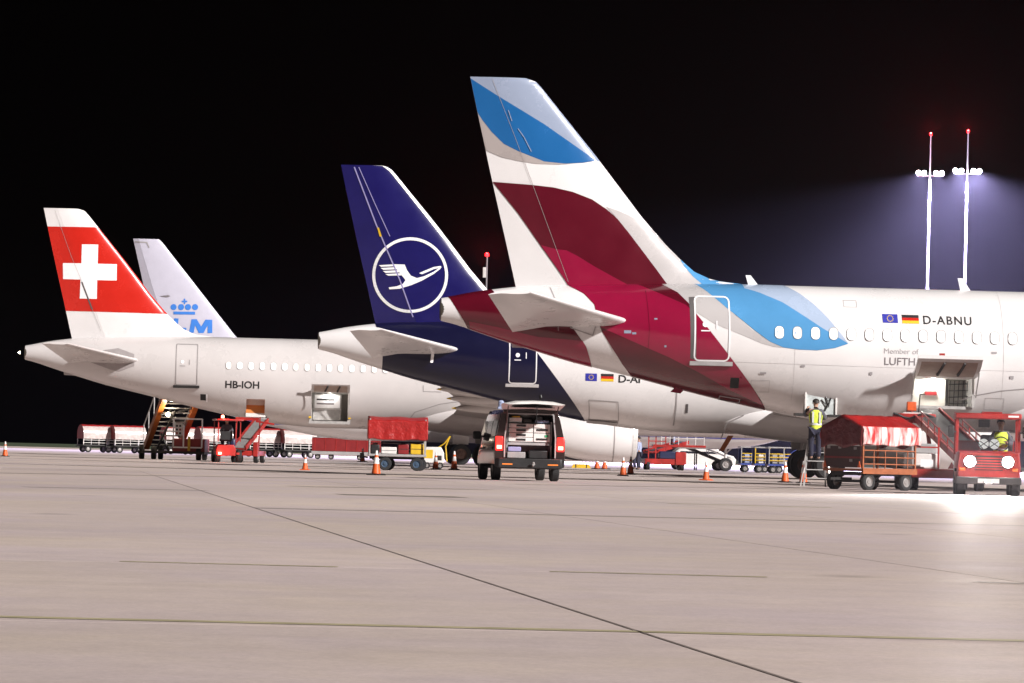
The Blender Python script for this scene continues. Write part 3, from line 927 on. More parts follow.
# drain mast under the tail
x, z = E.loc(682, 391, 0)
MB().prism([(0, 0.1), (0.35, 0.1), (0.15, -0.10), (-0.15, -0.06)], (x - 0.2, -0.03, E.zb(x)), (1, 0, 0), (0, 0, 1), (0, 0.06, 0)).build('drain_mast', MAGENTA, E.root)
x, z = E.loc(523, 349, 0)
MB().prism([(-0.35, 0.12), (0.3, 0.12), (0.25, -0.03), (-0.32, -0.02)], (x, -0.05, E.zb(x)), (1, 0, 0), (0, 0, 1), (0, 0.10, 0)).build('drain_mast', GREYL, E.root)
# hold door, hinged at the top of its opening and swung up
def hold_door(air, x0, x1, z1, lift, length, mat, inner):
    yy = air.side((x0 + x1) / 2, z1)
    ring_o, ring_i = [], []
    rows = []
    k = 9
    for i in range(k + 1):
        u = i / k
        a = lift + 0.55 * (u - 0.5)                       # curved like the skin
        rows.append((u, a))
    y, z = yy - 0.03, z1 + 0.05
    P = [(y, z)]
    for (u, a) in rows[1:]:
        y -= math.cos(a) * length / k; z += math.sin(a) * length / k
        P.append((y, z))
    top = [[Vector((x, y_, z_ + 0.05)) for (y_, z_) in P] for x in (x0 - 0.04, x1 + 0.04)]
    n = len(P)
    m = MB()
    ring = []
    for x in [x0 - 0.04 + (x1 - x0 + 0.08) * q / 6 for q in range(7)]:
        ring.append([Vector((x, y_, z_ + 0.07)) for (y_, z_) in P] + [Vector((x, y_, z_ - 0.03)) for (y_, z_) in P[::-1]])
    m.rings(ring)
    d = m.build('hold_door', mat, air.root, sharp=40)
    m = MB()
    for q in range(1, 4):
        for x in (x0 + 0.02, x1 - 0.1):
            pass
    ring = [[Vector((x, y_, z_ - 0.036)) for (y_, z_) in P[1:-1]] for x in (x0 + 0.08, x1 - 0.08)]
    m.rings(ring, cap=False, closed=False).build('door_lining', inner, d, sharp=60)
    for x in (x0 + 0.35 * (x1 - x0), x0 + 0.68 * (x1 - x0)):
        MB().bar((x, P[3][0], P[3][1] - 0.08), (x + 0.12, P[-2][0], P[-2][1] - 0.06), 0.06, 0.07).build('latch_beam', DARKM, d)
    for x in (x0 - 0.03, x1 + 0.03):
        MB().bar((x, yy + 0.02, z1 - 0.55), (x, P[4][0], P[4][1] - 0.03), 0.035).build('door_strut', STEEL, d)
    return d, P
TAN = M('door_lining_tan', (0.40, 0.31, 0.26), 0.5, var=0.2, scale=4)
hd, HP = hold_door(E, HX0, HX1, HZ1, R(24), 1.22, WHITE, TAN)
xm = HX0 + 0.40 * (HX1 - HX0)
m = MB().bar((xm + 0.04, HP[6][0], HP[6][1] + 0.06), (xm - 0.02, HP[6][0], HP[6][1] + 0.34), 0.07).box(xm - 0.10, xm + 0.06, HP[6][0] - 0.04, HP[6][0] + 0.04, HP[6][1] + 0.30, HP[6][1] + 0.38)
m.build('red_latch_handle', GSERED, hd)
# inside of the hold: frame, nets, placard
yy = E.side((HX0 + HX1) / 2, HZ0)
fr = MB()
fr.box(HX0 - 0.03, HX0 + 0.05, yy - 0.06, yy + 0.5, HZ0, HZ1).box(HX1 - 0.05, HX1 + 0.03, yy - 0.25, yy + 0.4, HZ0, HZ1).box(HX0, HX1, yy - 0.1, yy + 0.3, HZ0 - 0.05, HZ0 + 0.04)
fr.build('hold_frame', STEEL, E.root)
MB().box(HX0 + 0.05, HX0 + 1.12, yy + 0.55, yy + 0.60, HZ0 + 0.03, HZ1 - 0.02).build('hold_partition', HOLD, E.root)
me = text_mesh('41', 0.02)
for v in me.vertices:
    v.co = Vector((HX0 + 0.58 + v.co.x * 0.17, yy + 0.54, HZ1 - 0.24 + v.co.y * 0.17))
link('hold_number', me, BLACKT, E.root, sharp=0)
light_point('hold_light', ((HX0 + HX1) / 2 - 0.2, yy + 0.25, HZ1 - 0.12), 26, (1, 0.96, 0.9), 0.08, E.root)
MB().box((HX0 + HX1) / 2 - 0.35, (HX0 + HX1) / 2 - 0.05, yy + 0.3, yy + 0.36, HZ1 - 0.06, HZ1 - 0.02).build('hold_lamp', M('hold_lamp_glass', (0.9, 0.9, 0.9), 0.3, emit=10, ec=(1, 0.96, 0.9)), E.root)
net = MB()
for i in range(5):
    xx = HX1 - 0.62 + i * 0.13
    net.cyl((xx, yy + 0.42, HZ0 + 0.05), (xx + 0.03, yy + 0.42, HZ1 - 0.05), 0.012, None, 6)
for i in range(5):
    zz = HZ0 + 0.12 + i * 0.19
    net.cyl((HX1 - 0.64, yy + 0.42, zz), (HX1 - 0.06, yy + 0.42, zz + 0.03), 0.014, None, 6)
net.build('cargo_net', DARKM, E.root)
MB().box(HX1 - 0.75, HX1 - 0.68, yy + 0.3, yy + 0.36, HZ0, HZ1).build('hold_post', DARKM, E.root)
MB().box(HX0 + 0.5, HX0 + 0.85, yy + 0.45, yy + 0.53, HZ0 + 0.36, HZ0 + 0.48).build('hold_vent', DKRED, E.root)
# open service hatch by the ladder
a = E.loc(806, 386, -1.7); b = E.loc(838, 415, -1.7)
yy = E.side((a[0] + b[0]) / 2, (a[1] + b[1]) / 2) - 0.06
hm = MB()
hm.box(a[0], a[0] + 0.06, yy - 0.08, yy + 0.35, b[1], a[1]).box(b[0] - 0.06, b[0], yy - 0.08, yy + 0.35, b[1], a[1]).box(a[0] + 0.06, b[0] - 0.06, yy - 0.08, yy + 0.35, a[1] - 0.05, a[1])
ho_ = hm.build('service_hatch', GWHITE, E.root, bevel=0.01)
MB().box(a[0] + 0.06, b[0] - 0.06, yy - 0.03, yy + 0.0, b[1], a[1] - 0.05).build('hatch_back_panel', M('hatch_panel', (0.55, 0.60, 0.60), 0.35, var=0.35, scale=6), ho_)
hp = MB()
hp.tube([(a[0] + 0.6, yy - 0.06, b[1] + 0.1), (a[0] + 0.72, yy - 0.08, b[1] + 0.35), (a[0] + 0.62, yy - 0.05, b[1] + 0.55), (a[0] + 0.82, yy - 0.05, b[1] + 0.78)], 0.02)
hp.tube([(a[0] + 0.5, yy - 0.05, b[1] + 0.45), (a[0] + 0.7, yy - 0.08, b[1] + 0.22), (a[0] + 0.78, yy - 0.05, b[1] + 0.5)], 0.017)
hp.build('hatch_hoses', BLACKP, ho_)
MB().box(a[0] - 0.28, a[0] + 0.02, yy - 0.16, yy + 0.30, b[1] - 0.05, b[1] + 0.03).build('hatch_flap', DARKM, ho_)
MB().box(b[0] - 0.25, b[0] + 0.10, yy - 0.16, yy + 0.30, b[1] - 0.07, b[1] + 0.01).build('hatch_flap', DARKM, ho_)

# ---- second aircraft: navy tail with a crane in a ring
Lh = Air('passenger_airplane', 'airliner with navy blue tail and white crane ring emblem', 316.0, 25.45, 37.4)
airbus(Lh)
Lh.fuselage(WHITE)
Lh.fin(FINBLUE)
surfaces(Lh, 18.6, 19.75, GREYP, WHITE, WHITE, droop=0.20, incl=0.02)
Lh.decal('navy_tail', [[(374, 318), (512, 318), (536.7, 352), (588.2, 421.5), (586, 430), (500, 420), (440, 405), (383, 385), (383.5, 347), (379, 330)]], NAVY, off=0.007)
F7 = (330, 150, 3.594)
ringp = [(410.1 + 36.3 * math.cos(q * PI / 36), 275.2 + 36.3 * math.sin(q * PI / 36)) for q in range(72)]
Lh.stroke('emblem_ring', ringp, 0.115, PURE, 'fin', 0.012, closed=True)
bird = [
    [(228, 411), (268, 412), (276, 432), (290, 452), (312, 461), (338, 454), (372, 438), (392, 424), (398, 426), (372, 446), (330, 470), (292, 486), (250, 499), (214, 501), (211, 494), (240, 490), (262, 481), (271, 468), (255, 448), (240, 430)],
    [(176, 414), (232, 411), (238, 418), (184, 420)], [(182, 424), (240, 421), (246, 429), (192, 431)], [(190, 435), (248, 432), (254, 440), (200, 442)], [(199, 446), (256, 443), (262, 451), (210, 452)],
    [(320, 443), (340, 434), (372, 421), (398, 417), (400, 423), (374, 428), (352, 438), (330, 447)]]
Lh.decal('crane_emblem', [cr(p, *F7) for p in bird], PURE, 'fin', 0.012)
Lh.decal('white_leading_edge', [cr([(150, 52), (190, 50), (222, 72), (570, 497), (556, 512), (554, 500), (214, 76), (188, 57), (150, 55)], *F7)], PURE, 'fin', 0.012)
Lh.stroke('hinge_line', cr([(88, 62), (165, 265), (205, 360), (250, 465), (298, 600)], *F7), 0.05, M('painted_hinge_shine', (0.30, 0.28, 0.55), 0.2, coat=0.5), 'fin', 0.014)  # specular streak along the rudder hinge, painted as a pale line
Lh.stroke('rudder_seam', cr([(104, 62), (160, 190), (215, 310)], *F7), 0.03, M('painted_hinge_shine', (0.3, 0.28, 0.55)), 'fin', 0.014)
Lh.decal('yellow_marker', [cr([(170, 280), (176, 279), (186, 310), (179, 312)], *F7)], YELLOW, 'fin', 0.02)
Lh.door_px(510.5, 536, 333, 383.5, PURE, 0.045, rcorner=0.12, sillmat=GREYL)
Lh.decal('european_flag', [[(585, 373.4), (596.4, 373.8), (596.4, 381.2), (585, 380.8)]], M('flag_blue', (0.03, 0.035, 0.36)), off=0.008)
stars = []
for i in range(12):
    a_ = 2 * PI * i / 12
    sx, sy = 590.7 + 2.2 * math.cos(a_), 377.3 + 2.2 * math.sin(a_)
    stars.append([(sx + 0.45 * math.cos(q * PI / 3), sy + 0.45 * math.sin(q * PI / 3)) for q in range(6)])
Lh.decal('flag_stars', stars, M('flag_gold', (0.72, 0.5, 0.05)), off=0.012)
for q, mt in ((0, BLACKT), (1, RED), (2, M('flag_yellow', (0.75, 0.5, 0.02)))):
    Lh.decal('german_flag_stripe', [[(600.5, 373.8 + q * 2.5), (613, 374.2 + q * 2.5), (613, 376.7 + q * 2.5), (600.5, 376.3 + q * 2.5)]], mt, off=0.008)
Lh.text('registration', 'D-AI', 618, 382.6, 21.5, 7.6, BLACKT, bold=0.02)
wx, wz = Lh.loc(576, 358, -1.9)
for i in range(12):
    Lh.window(wx + i * 0.533, wz)
Lh.stroke('bulk_door', [(589, 400), (618, 402), (620, 421), (591, 419)], 0.03, SEAM, closed=True, off=0.01)
Lh.stroke('bulk_door_sill', [(590, 420.3), (619, 423.0)], 0.10, GGREY, off=0.05)
Lh.stroke('panel_line', [(676, 388), (676, 405), (675, 425)], 0.05, SEAM, off=0.01)
Lh.decal('service_port', [[(685.5, 404), (688, 404), (688, 413), (685.5, 413)]], DKSEAM, off=0.01)
Lh.stroke('panel_line', [(742, 408), (726, 414), (722, 426)], 0.04, SEAM, off=0.6)
x, z = Lh.loc(728, 434, 0)
MB().prism([(0, 0.2), (0.22, 0.2), (-0.15, -0.42), (-0.35, -0.42)], (x, -0.03, 1.45), (1, 0, 0), (0, 0, 1), (0, 0.06, 0)).build('drain_mast', ORANGE, Lh.root)
x, z = Lh.loc(432, 348, -1.3)
for px in (432,):
    MB().prism([(0, 0), (0.14, 0), (0.05, -0.65), (-0.05, -0.65)], (x, Lh.side(x, 4.7) - 0.10, 4.85), (1, 0, 0), (0, 0, 1), (0, 0.03, 0)).build('safety_streamer', PURE, Lh.root)

# ---- third aircraft: red fin with a white cross
S = Air('passenger_airplane', 'pale airliner with white cross on red tail fin', 22.8, 20.9, 44.0)
airbus(S)
sh0 = S.loc(312, 392.5, -1.75); sh1 = S.loc(348, 421, -1.75)
sb0 = S.loc(246.5, 399, -1.6); sb1 = S.loc(264.5, 417, -1.6)
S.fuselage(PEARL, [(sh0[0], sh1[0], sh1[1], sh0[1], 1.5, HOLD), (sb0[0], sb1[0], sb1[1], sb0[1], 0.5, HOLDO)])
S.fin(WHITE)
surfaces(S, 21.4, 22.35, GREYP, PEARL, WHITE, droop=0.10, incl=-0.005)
S.decal('red_field', [[(40, 226.2), (110, 227.6), (175, 314.2), (60, 310.6)]], RED, 'fin', 0.006)
S.decal('white_cross', [[(82, 244.4), (98.2, 244.6), (97.8, 263.8), (116.9, 264.2), (116.7, 280.6), (97.3, 280.2), (96.9, 299), (79.8, 298.6), (80.6, 279.6), (63.1, 279.0), (62.9, 263.0), (81.5, 263.4)]], PURE, 'fin', 0.012)
FS = (10, 195, 4.556)
S.stroke('hinge_line', cr([(205, 70), (280, 280), (330, 400), (375, 520), (415, 620)], *FS), 0.012, SEAM, 'fin', 0.016)
S.stroke('hinge_gap', cr([(328, 398), (375, 520)], *FS), 0.07, DKSEAM, 'fin', 0.018)
S.door_px(176.6, 196.8, 343.8, 385.0, SEAM, 0.045, rcorner=0.06, sillmat=DARKM)
S.decal('outflow_port', [[(200.3, 394), (206, 394.2), (206, 400.2), (200.3, 400)]], INK, off=0.012)
S.stroke('outflow_port_flap', [(206.8, 394), (206.8, 400.6)], 0.08, PURE, off=0.06)
wx, wz = S.loc(228.8, 365.2, -1.9)
for i in range(15):
    S.window(wx + i * 0.533, wz)
S.text('registration', 'HB-IOH', 225.2, 388.0, 34.0, 7.4, BLACKT, bold=0.022)
# dark strip of paint round the tailplane root and its trim marks
S.decal('tailplane_seal', [[(103, 350), (118, 348), (134, 354), (134, 366), (120, 371), (112, 370), (90, 362)]], M('seal_grey', (0.36, 0.33, 0.33), 0.4, var=0.2), off=0.012)
x, z = S.loc(72, 375, 0)
MB().prism([(-0.4, 0.12), (0.35, 0.12), (0.25, -0.05), (-0.38, -0.02)], (x, -0.05, S.zb(x)), (1, 0, 0), (0, 0, 1), (0, 0.10, 0)).build('drain_mast', GREYL, S.root)
# tail lamp
nl = MB().lathe([(0.06, 0), (0.05, -0.06), (0.01, -0.09)], (-0.24, 0, (S.zt(0) + S.zb(0)) / 2), (1, 0, 0), 12).build('tail_lamp', L_WARM, S.root)
light_point('tail_lamp_light', (-0.55, -0.1, (S.zt(0) + S.zb(0)) / 2), 60, (1, 0.85, 0.65), 0.05, S.root)
# hold door half hidden, container in the doorway
hd2, HP2 = hold_door(S, sh0[0], sh1[0], sh0[1], R(30), 0.72, PEARL, TAN)
yy = S.side((sh0[0] + sh1[0]) / 2, sh1[1])
fr = MB()
fr.box(sh0[0] - 0.10, sh0[0] + 0.04, yy - 0.12, yy + 0.25, sh1[1] - 0.05, sh0[1]).box(sh1[0] - 0.02, sh1[0] + 0.12, yy - 0.12, yy + 0.25, sh1[1] - 0.05, sh0[1]).box(sh0[0] - 0.1, sh1[0] + 0.12, yy - 0.14, yy + 0.2, sh1[1] - 0.16, sh1[1] - 0.03)
fr.build('hold_frame', STEEL, S.root)
for xx in (sh0[0] - 0.12, sh1[0] + 0.02):
    for q in range(3):
        MB().box(xx, xx + 0.12, yy - 0.20, yy - 0.13, sh1[1] + 0.10 + q * 0.16, sh1[1] + 0.19 + q * 0.16).build('latch', YELLOW if q % 2 == 0 else BLACKP, S.root)
light_point('hold_light', ((sh0[0] + sh1[0]) / 2, yy - 0.02, sh0[1] - 0.08), 14, (1, 0.96, 0.9), 0.08, S.root)
ct = thing('cargo_container', 'grey metal baggage container sitting in the open hold of the red-finned airliner', 'container',
           S.root.matrix_basis @ Vector((0, 0, 0)), YAWA)
cx0, cx1, cz0, cz1 = sh0[0] + 0.07, sh1[0] - 0.32, sh1[1] + 0.02, sh0[1] - 0.05
bpy.context.view_layer.update()
Mw = Matrix.Translation(S.root.location) @ Matrix.Rotation(YAWA, 4, 'Z')
ct.location = Mw @ Vector((cx0, yy + 0.15, cz0))
w_, h_ = cx1 - cx0, cz1 - cz0
MB().box(0, w_, 0, 1.0, 0.001, h_).build('container_body', STEEL, ct, bevel=0.015)
MB().box(0.08, w_ - 0.06, -0.012, 0.02, h_ * 0.46, h_ * 0.95).build('container_label', PURE, ct)
for q in range(2):
    MB().box(0.18, w_ - 0.35, -0.018, 0.0, h_ * (0.60 + 0.16 * q), h_ * (0.66 + 0.16 * q)).build('label_print', BLACKT if q else GREYT, ct)
MB().box(0.0, w_, -0.02, 0.0, h_ * 0.40, h_ * 0.44).build('container_rail', ALU, ct)
# bulk hold door, open with its orange lined side outwards
yb = S.side((sb0[0] + sb1[0]) / 2, sb1[1])
bd = MB().box(sb0[0] - 0.03, sb1[0] + 0.05, yb - 0.30, yb - 0.22, sb1[1] - 0.02, sb0[1] + 0.02).build('bulk_hold_door', GWHITE, S.root, bevel=0.02)
zz0, zz1 = sb1[1], sb0[1]
MB().box(sb0[0] - 0.02, sb1[0] + 0.04, yb - 0.315, yb - 0.298, zz0 + 0.22 * (zz1 - zz0), zz0 + 0.66 * (zz1 - zz0)).build('orange_lining', HOLDO, bd)
MB().box(sb0[0] - 0.12, sb1[0] + 0.12, yb - 0.30, yb + 0.1, sb1[1] - 0.12, sb1[1] - 0.05).build('bulk_door_sill', GGREY, bd)
S.stroke('panel_line', [(405, 425), (415, 412), (440, 404), (462, 401)], 0.03, SEAM, off=0.012)
S.stroke('panel_line', [(423, 385.5), (423, 391.5), (441, 392)], 0.03, SEAM, off=0.01)

# ---- fourth aircraft: white fin with a crown, nose showing far right under the others
K = Air('passenger_airplane', 'airliner with pale fin bearing a blue crown, mostly hidden by the others', 104.0, 17.5, 40.7)
kt = K.loc(235.4, 336, 0)
K.top = [(0, 4.6), (3, 4.95), (7, 5.2), (60, 5.25)]
K.bot = [(0, 4.1), (4, 3.3), (9, 2.0), (12, 1.45), (14, 1.25), (60, 1.22)]
K.taper, K.wmax = 12.0, 1.88
KT = [K.loc(a, b, 0) for a, b in ((160, 360), (153, 325), (144.4, 289), (133.2, 238.6))]
KL = [K.loc(a, b, 0) for a, b in ((290, 372), (262, 358), (235.4, 336), (162, 242), (159, 239))]
K.te = sorted((z, x) for x, z in KT)
K.le = sorted((z, x) for x, z in KL)
k0, k1 = K.te[0][0], K.te[-1][0]
K.le = [(k0, interp(K.le, k0))] + [p for p in K.le if k0 < p[0] < k1] + [(k1, K.le[-1][1])]
K.hinge = [(z, x + 0.9 - 0.2 * i) for i, (z, x) in enumerate(K.te)]
K.fuselage(WHITE)
K.fin(M('pale_lavender_paint', (0.50, 0.49, 0.58), 0.3, var=0.06, coat=0.2))
surfaces(K, 20.2, 20.2, GREYP, WHITE, WHITE, stab=True, engine=True, fairings=True, eng_x=7.0, eng_z=1.55, zw=2.2, seam=False)
K.decal('blue_upper_body', [[(3, 2.25), (38.6, 2.0), (38.9, 2.5), (38, 5.4), (20, 5.6), (3, 5.4)]], M('light_blue_paint', (0.02, 0.30, 0.62), 0.25), local=True)
K.decal('dark_blue_stripe', [[(4, 2.08), (36, 1.85), (38.8, 1.92), (38.9, 2.1), (36, 2.12), (4, 2.34)]], M('stripe_blue', (0.02, 0.04, 0.42), 0.3), local=True, off=0.012)
F3 = (120, 230, 5.938)
for cx_ in (319, 363, 404, 446):
    K.decal('crown_pearl', [cr([(cx_ + 18 * math.cos(q * PI / 10), 458 + 18 * math.sin(q * PI / 10)) for q in range(20)], *F3)], KBLUE, 'fin', 0.012)
K.decal('crown_band', [cr([(318, 484), (446, 486), (446, 503), (318, 501)], *F3)], KBLUE, 'fin', 0.012)
K.decal('crown_cross', [cr([(379, 408), (388, 408), (388, 420), (400, 420), (400, 429), (388, 429), (388, 440), (379, 440), (379, 429), (367, 429), (367, 420), (379, 420)], *F3)], KBLUE, 'fin', 0.012)
for pl in ([(425, 530), (456, 530), (482, 574), (508, 532), (548, 534), (548, 612), (520, 612), (521, 566), (496, 612), (468, 612), (446, 566), (438, 610), (410, 610)],
           [(322, 525), (348, 526), (344, 579), (395, 582), (393, 600), (316, 598)],
           [(215, 520), (243, 520), (240, 550), (275, 522), (310, 524), (268, 556), (305, 598), (268, 598), (238, 564), (234, 597), (207, 597)]):
    K.decal('letter', [cr(pl, *F3)], KBLUE, 'fin', 0.012)
K.stroke('hinge_line', cr([(92, 70), (160, 74), (172, 104)], *F3), 0.06, SEAM, 'fin', 0.014)
K.decal('rudder_fitting', [cr([(235, 394), (285, 386), (300, 393), (285, 399)], *F3)], GREYT, 'fin', 0.03)

# ------------------------------------------------------------------ floodlight masts
MASTP = M('mast_paint', (0.26, 0.25, 0.27), 0.4, metal=0.1, var=0.08)
def mast(px, Y, zl, ztop, label, power, aim):
    p = on_ground(px, Y)
    t = thing('floodlight_mast', label, 'light mast', p, 0, 'floodlight masts behind the aircraft')
    MB().cyl((0, 0, 0), (0, 0, zl * 0.62), 0.21, 0.15, 16).build('pole', MASTP, t)
    MB().cyl((0, 0, zl * 0.62), (0, 0, zl + 0.3), 0.125, 0.09, 16).build('upper_pole', MASTP, t)
    MB().cyl((0, 0, zl + 0.3), (0, 0, ztop - 0.2), 0.075, 0.05, 10).build('lightning_rod', MASTP, t)
    MB().bar((-1.25, 0, zl - 0.1), (1.25, 0, zl - 0.1), 0.12, 0.10).build('cross_arm', STEEL, t)
    for x in (-1.10, -0.55, 0.55, 1.10):
        h = MB().lathe([(0.10, 0.30), (0.215, 0.12), (0.225, -0.02), (0.20, -0.03)], (x, -0.05, zl + 0.18), (0, 1, 0.35), 18).build('lamp_head', GGREY, t)
        MB().lathe([(0.20, 0.0), (0.16, -0.04), (0.02, -0.07)], (x, -0.09, zl + 0.165), (0, 1, 0.35), 18).build('lamp_glass', L_FLOOD, h)
    MB().lathe([(0.13, 0), (0.13, 0.16), (0.06, 0.24)], (0, 0, ztop - 0.2), (0, 0, 1), 12).build('obstruction_lamp', L_RED, t)
    light_point('obstruction_light', (0, 0, ztop + 0.12), 5000, (1, 0.03, 0.03), 0.1, t)
    for x in (-0.85, 0.85):
        light_spot('flood_spot', (x, -0.8, zl + 0.05), Vector((x, -0.8, zl)) + Vector(aim), power, 118, 0.30, (0.60, 0.56, 1.0), 0.3, t)
    return t
MZ1 = H + (horizon(930) - 174.5) / (F / 424); MT1 = H + (horizon(933) - 133) / (F / 424)
mast(923.3, 424, MZ1, MT1, 'tall white floodlight mast with red top lamp, beside its twin, above the registration letters', 5.2e5, (-0.75, -0.55, -1.85))
MZ2 = H + (horizon(967) - 172.5) / (F / 410); MT2 = H + (horizon(968) - 130) / (F / 410)
mast(960.6, 410, MZ2, MT2, 'tall white floodlight mast with red top lamp rising behind the crown aerial', 5.2e5, (0.1, -0.75, -1.50))
# plain mast far behind the navy tail
p = on_ground(482, 640)
t = thing('antenna_mast', 'slim far mast with white box and one red lamp behind the navy tail', 'antenna mast', p)
zt_ = H + (horizon(487) - 254) / (F / 640)
MB().cyl((0, 0, 0), (0, 0, zt_ - 0.3), 0.20, 0.13, 12).build('pole', MASTP, t)
MB().box(-0.55, -0.1, -0.3, 0.2, zt_ - 3.4, zt_ - 1.9).build('equipment_box', GWHITE, t, bevel=0.05)
MB().lathe([(0.28, 0), (0.28, 0.3), (0.12, 0.5)], (0, 0, zt_ - 0.3), (0, 0, 1), 12).build('obstruction_lamp', L_RED, t)
light_point('obstruction_light', (0, 0, zt_ + 0.3), 9000, (1, 0.03, 0.03), 0.15, t)

# ------------------------------------------------------------------ night haze
hz = MB().box(-910, 910, -70, 1410, -1.2, 46)
haze = hz.build('haze', None, sharp=0)
haze['kind'] = 'stuff'
hm_ = bpy.data.materials.new('haze_air')
hm_.use_nodes = True
hn = hm_.node_tree
for n_ in list(hn.nodes):
    hn.nodes.remove(n_)
out = hn.nodes.new('ShaderNodeOutputMaterial')
pv = hn.nodes.new('ShaderNodeVolumePrincipled')
pv.inputs['Color'].default_value = (0.86, 0.82, 0.95, 1)
pv.inputs['Density'].default_value = 2.4e-5
pv.inputs['Anisotropy'].default_value = 0.82
hn.links.new(pv.outputs[0], out.inputs['Volume'])
haze.data.materials.clear()
haze.data.materials.append(hm_)
hm_.cycles.volume_sampling = 'EQUIANGULAR'
hm_.cycles.homogeneous_volume = True

# ------------------------------------------------------------------ people
def skin_part(name, pts, edges, mat, parent, root, sub=2, grow=0.0):
    keys = list(pts)
    me = bpy.data.meshes.new(name)
    me.from_pydata([tuple(pts[k][0]) for k in keys], [(keys.index(a), keys.index(b)) for a, b in edges], [])
    o = bpy.data.objects.new(name, me)
    col.objects.link(o)
    sk = o.modifiers.new('skin', 'SKIN')
    sk.use_smooth_shade = True
    for i, k in enumerate(keys):
        sv = me.skin_vertices[0].data[i]
        r = pts[k][1] + grow
        sv.radius = (r, r * (pts[k][2] if len(pts[k]) > 2 else 1.0))
        sv.use_root = (k == root)
    sd = o.modifiers.new('sub', 'SUBSURF')
    sd.levels = sub; sd.render_levels = sub
    dg = bpy.context.evaluated_depsgraph_get()
    m2 = bpy.data.meshes.new_from_object(o.evaluated_get(dg))
    bpy.data.objects.remove(o)
    m2.materials.clear()
    return link(name, m2, mat, parent, sharp=80)

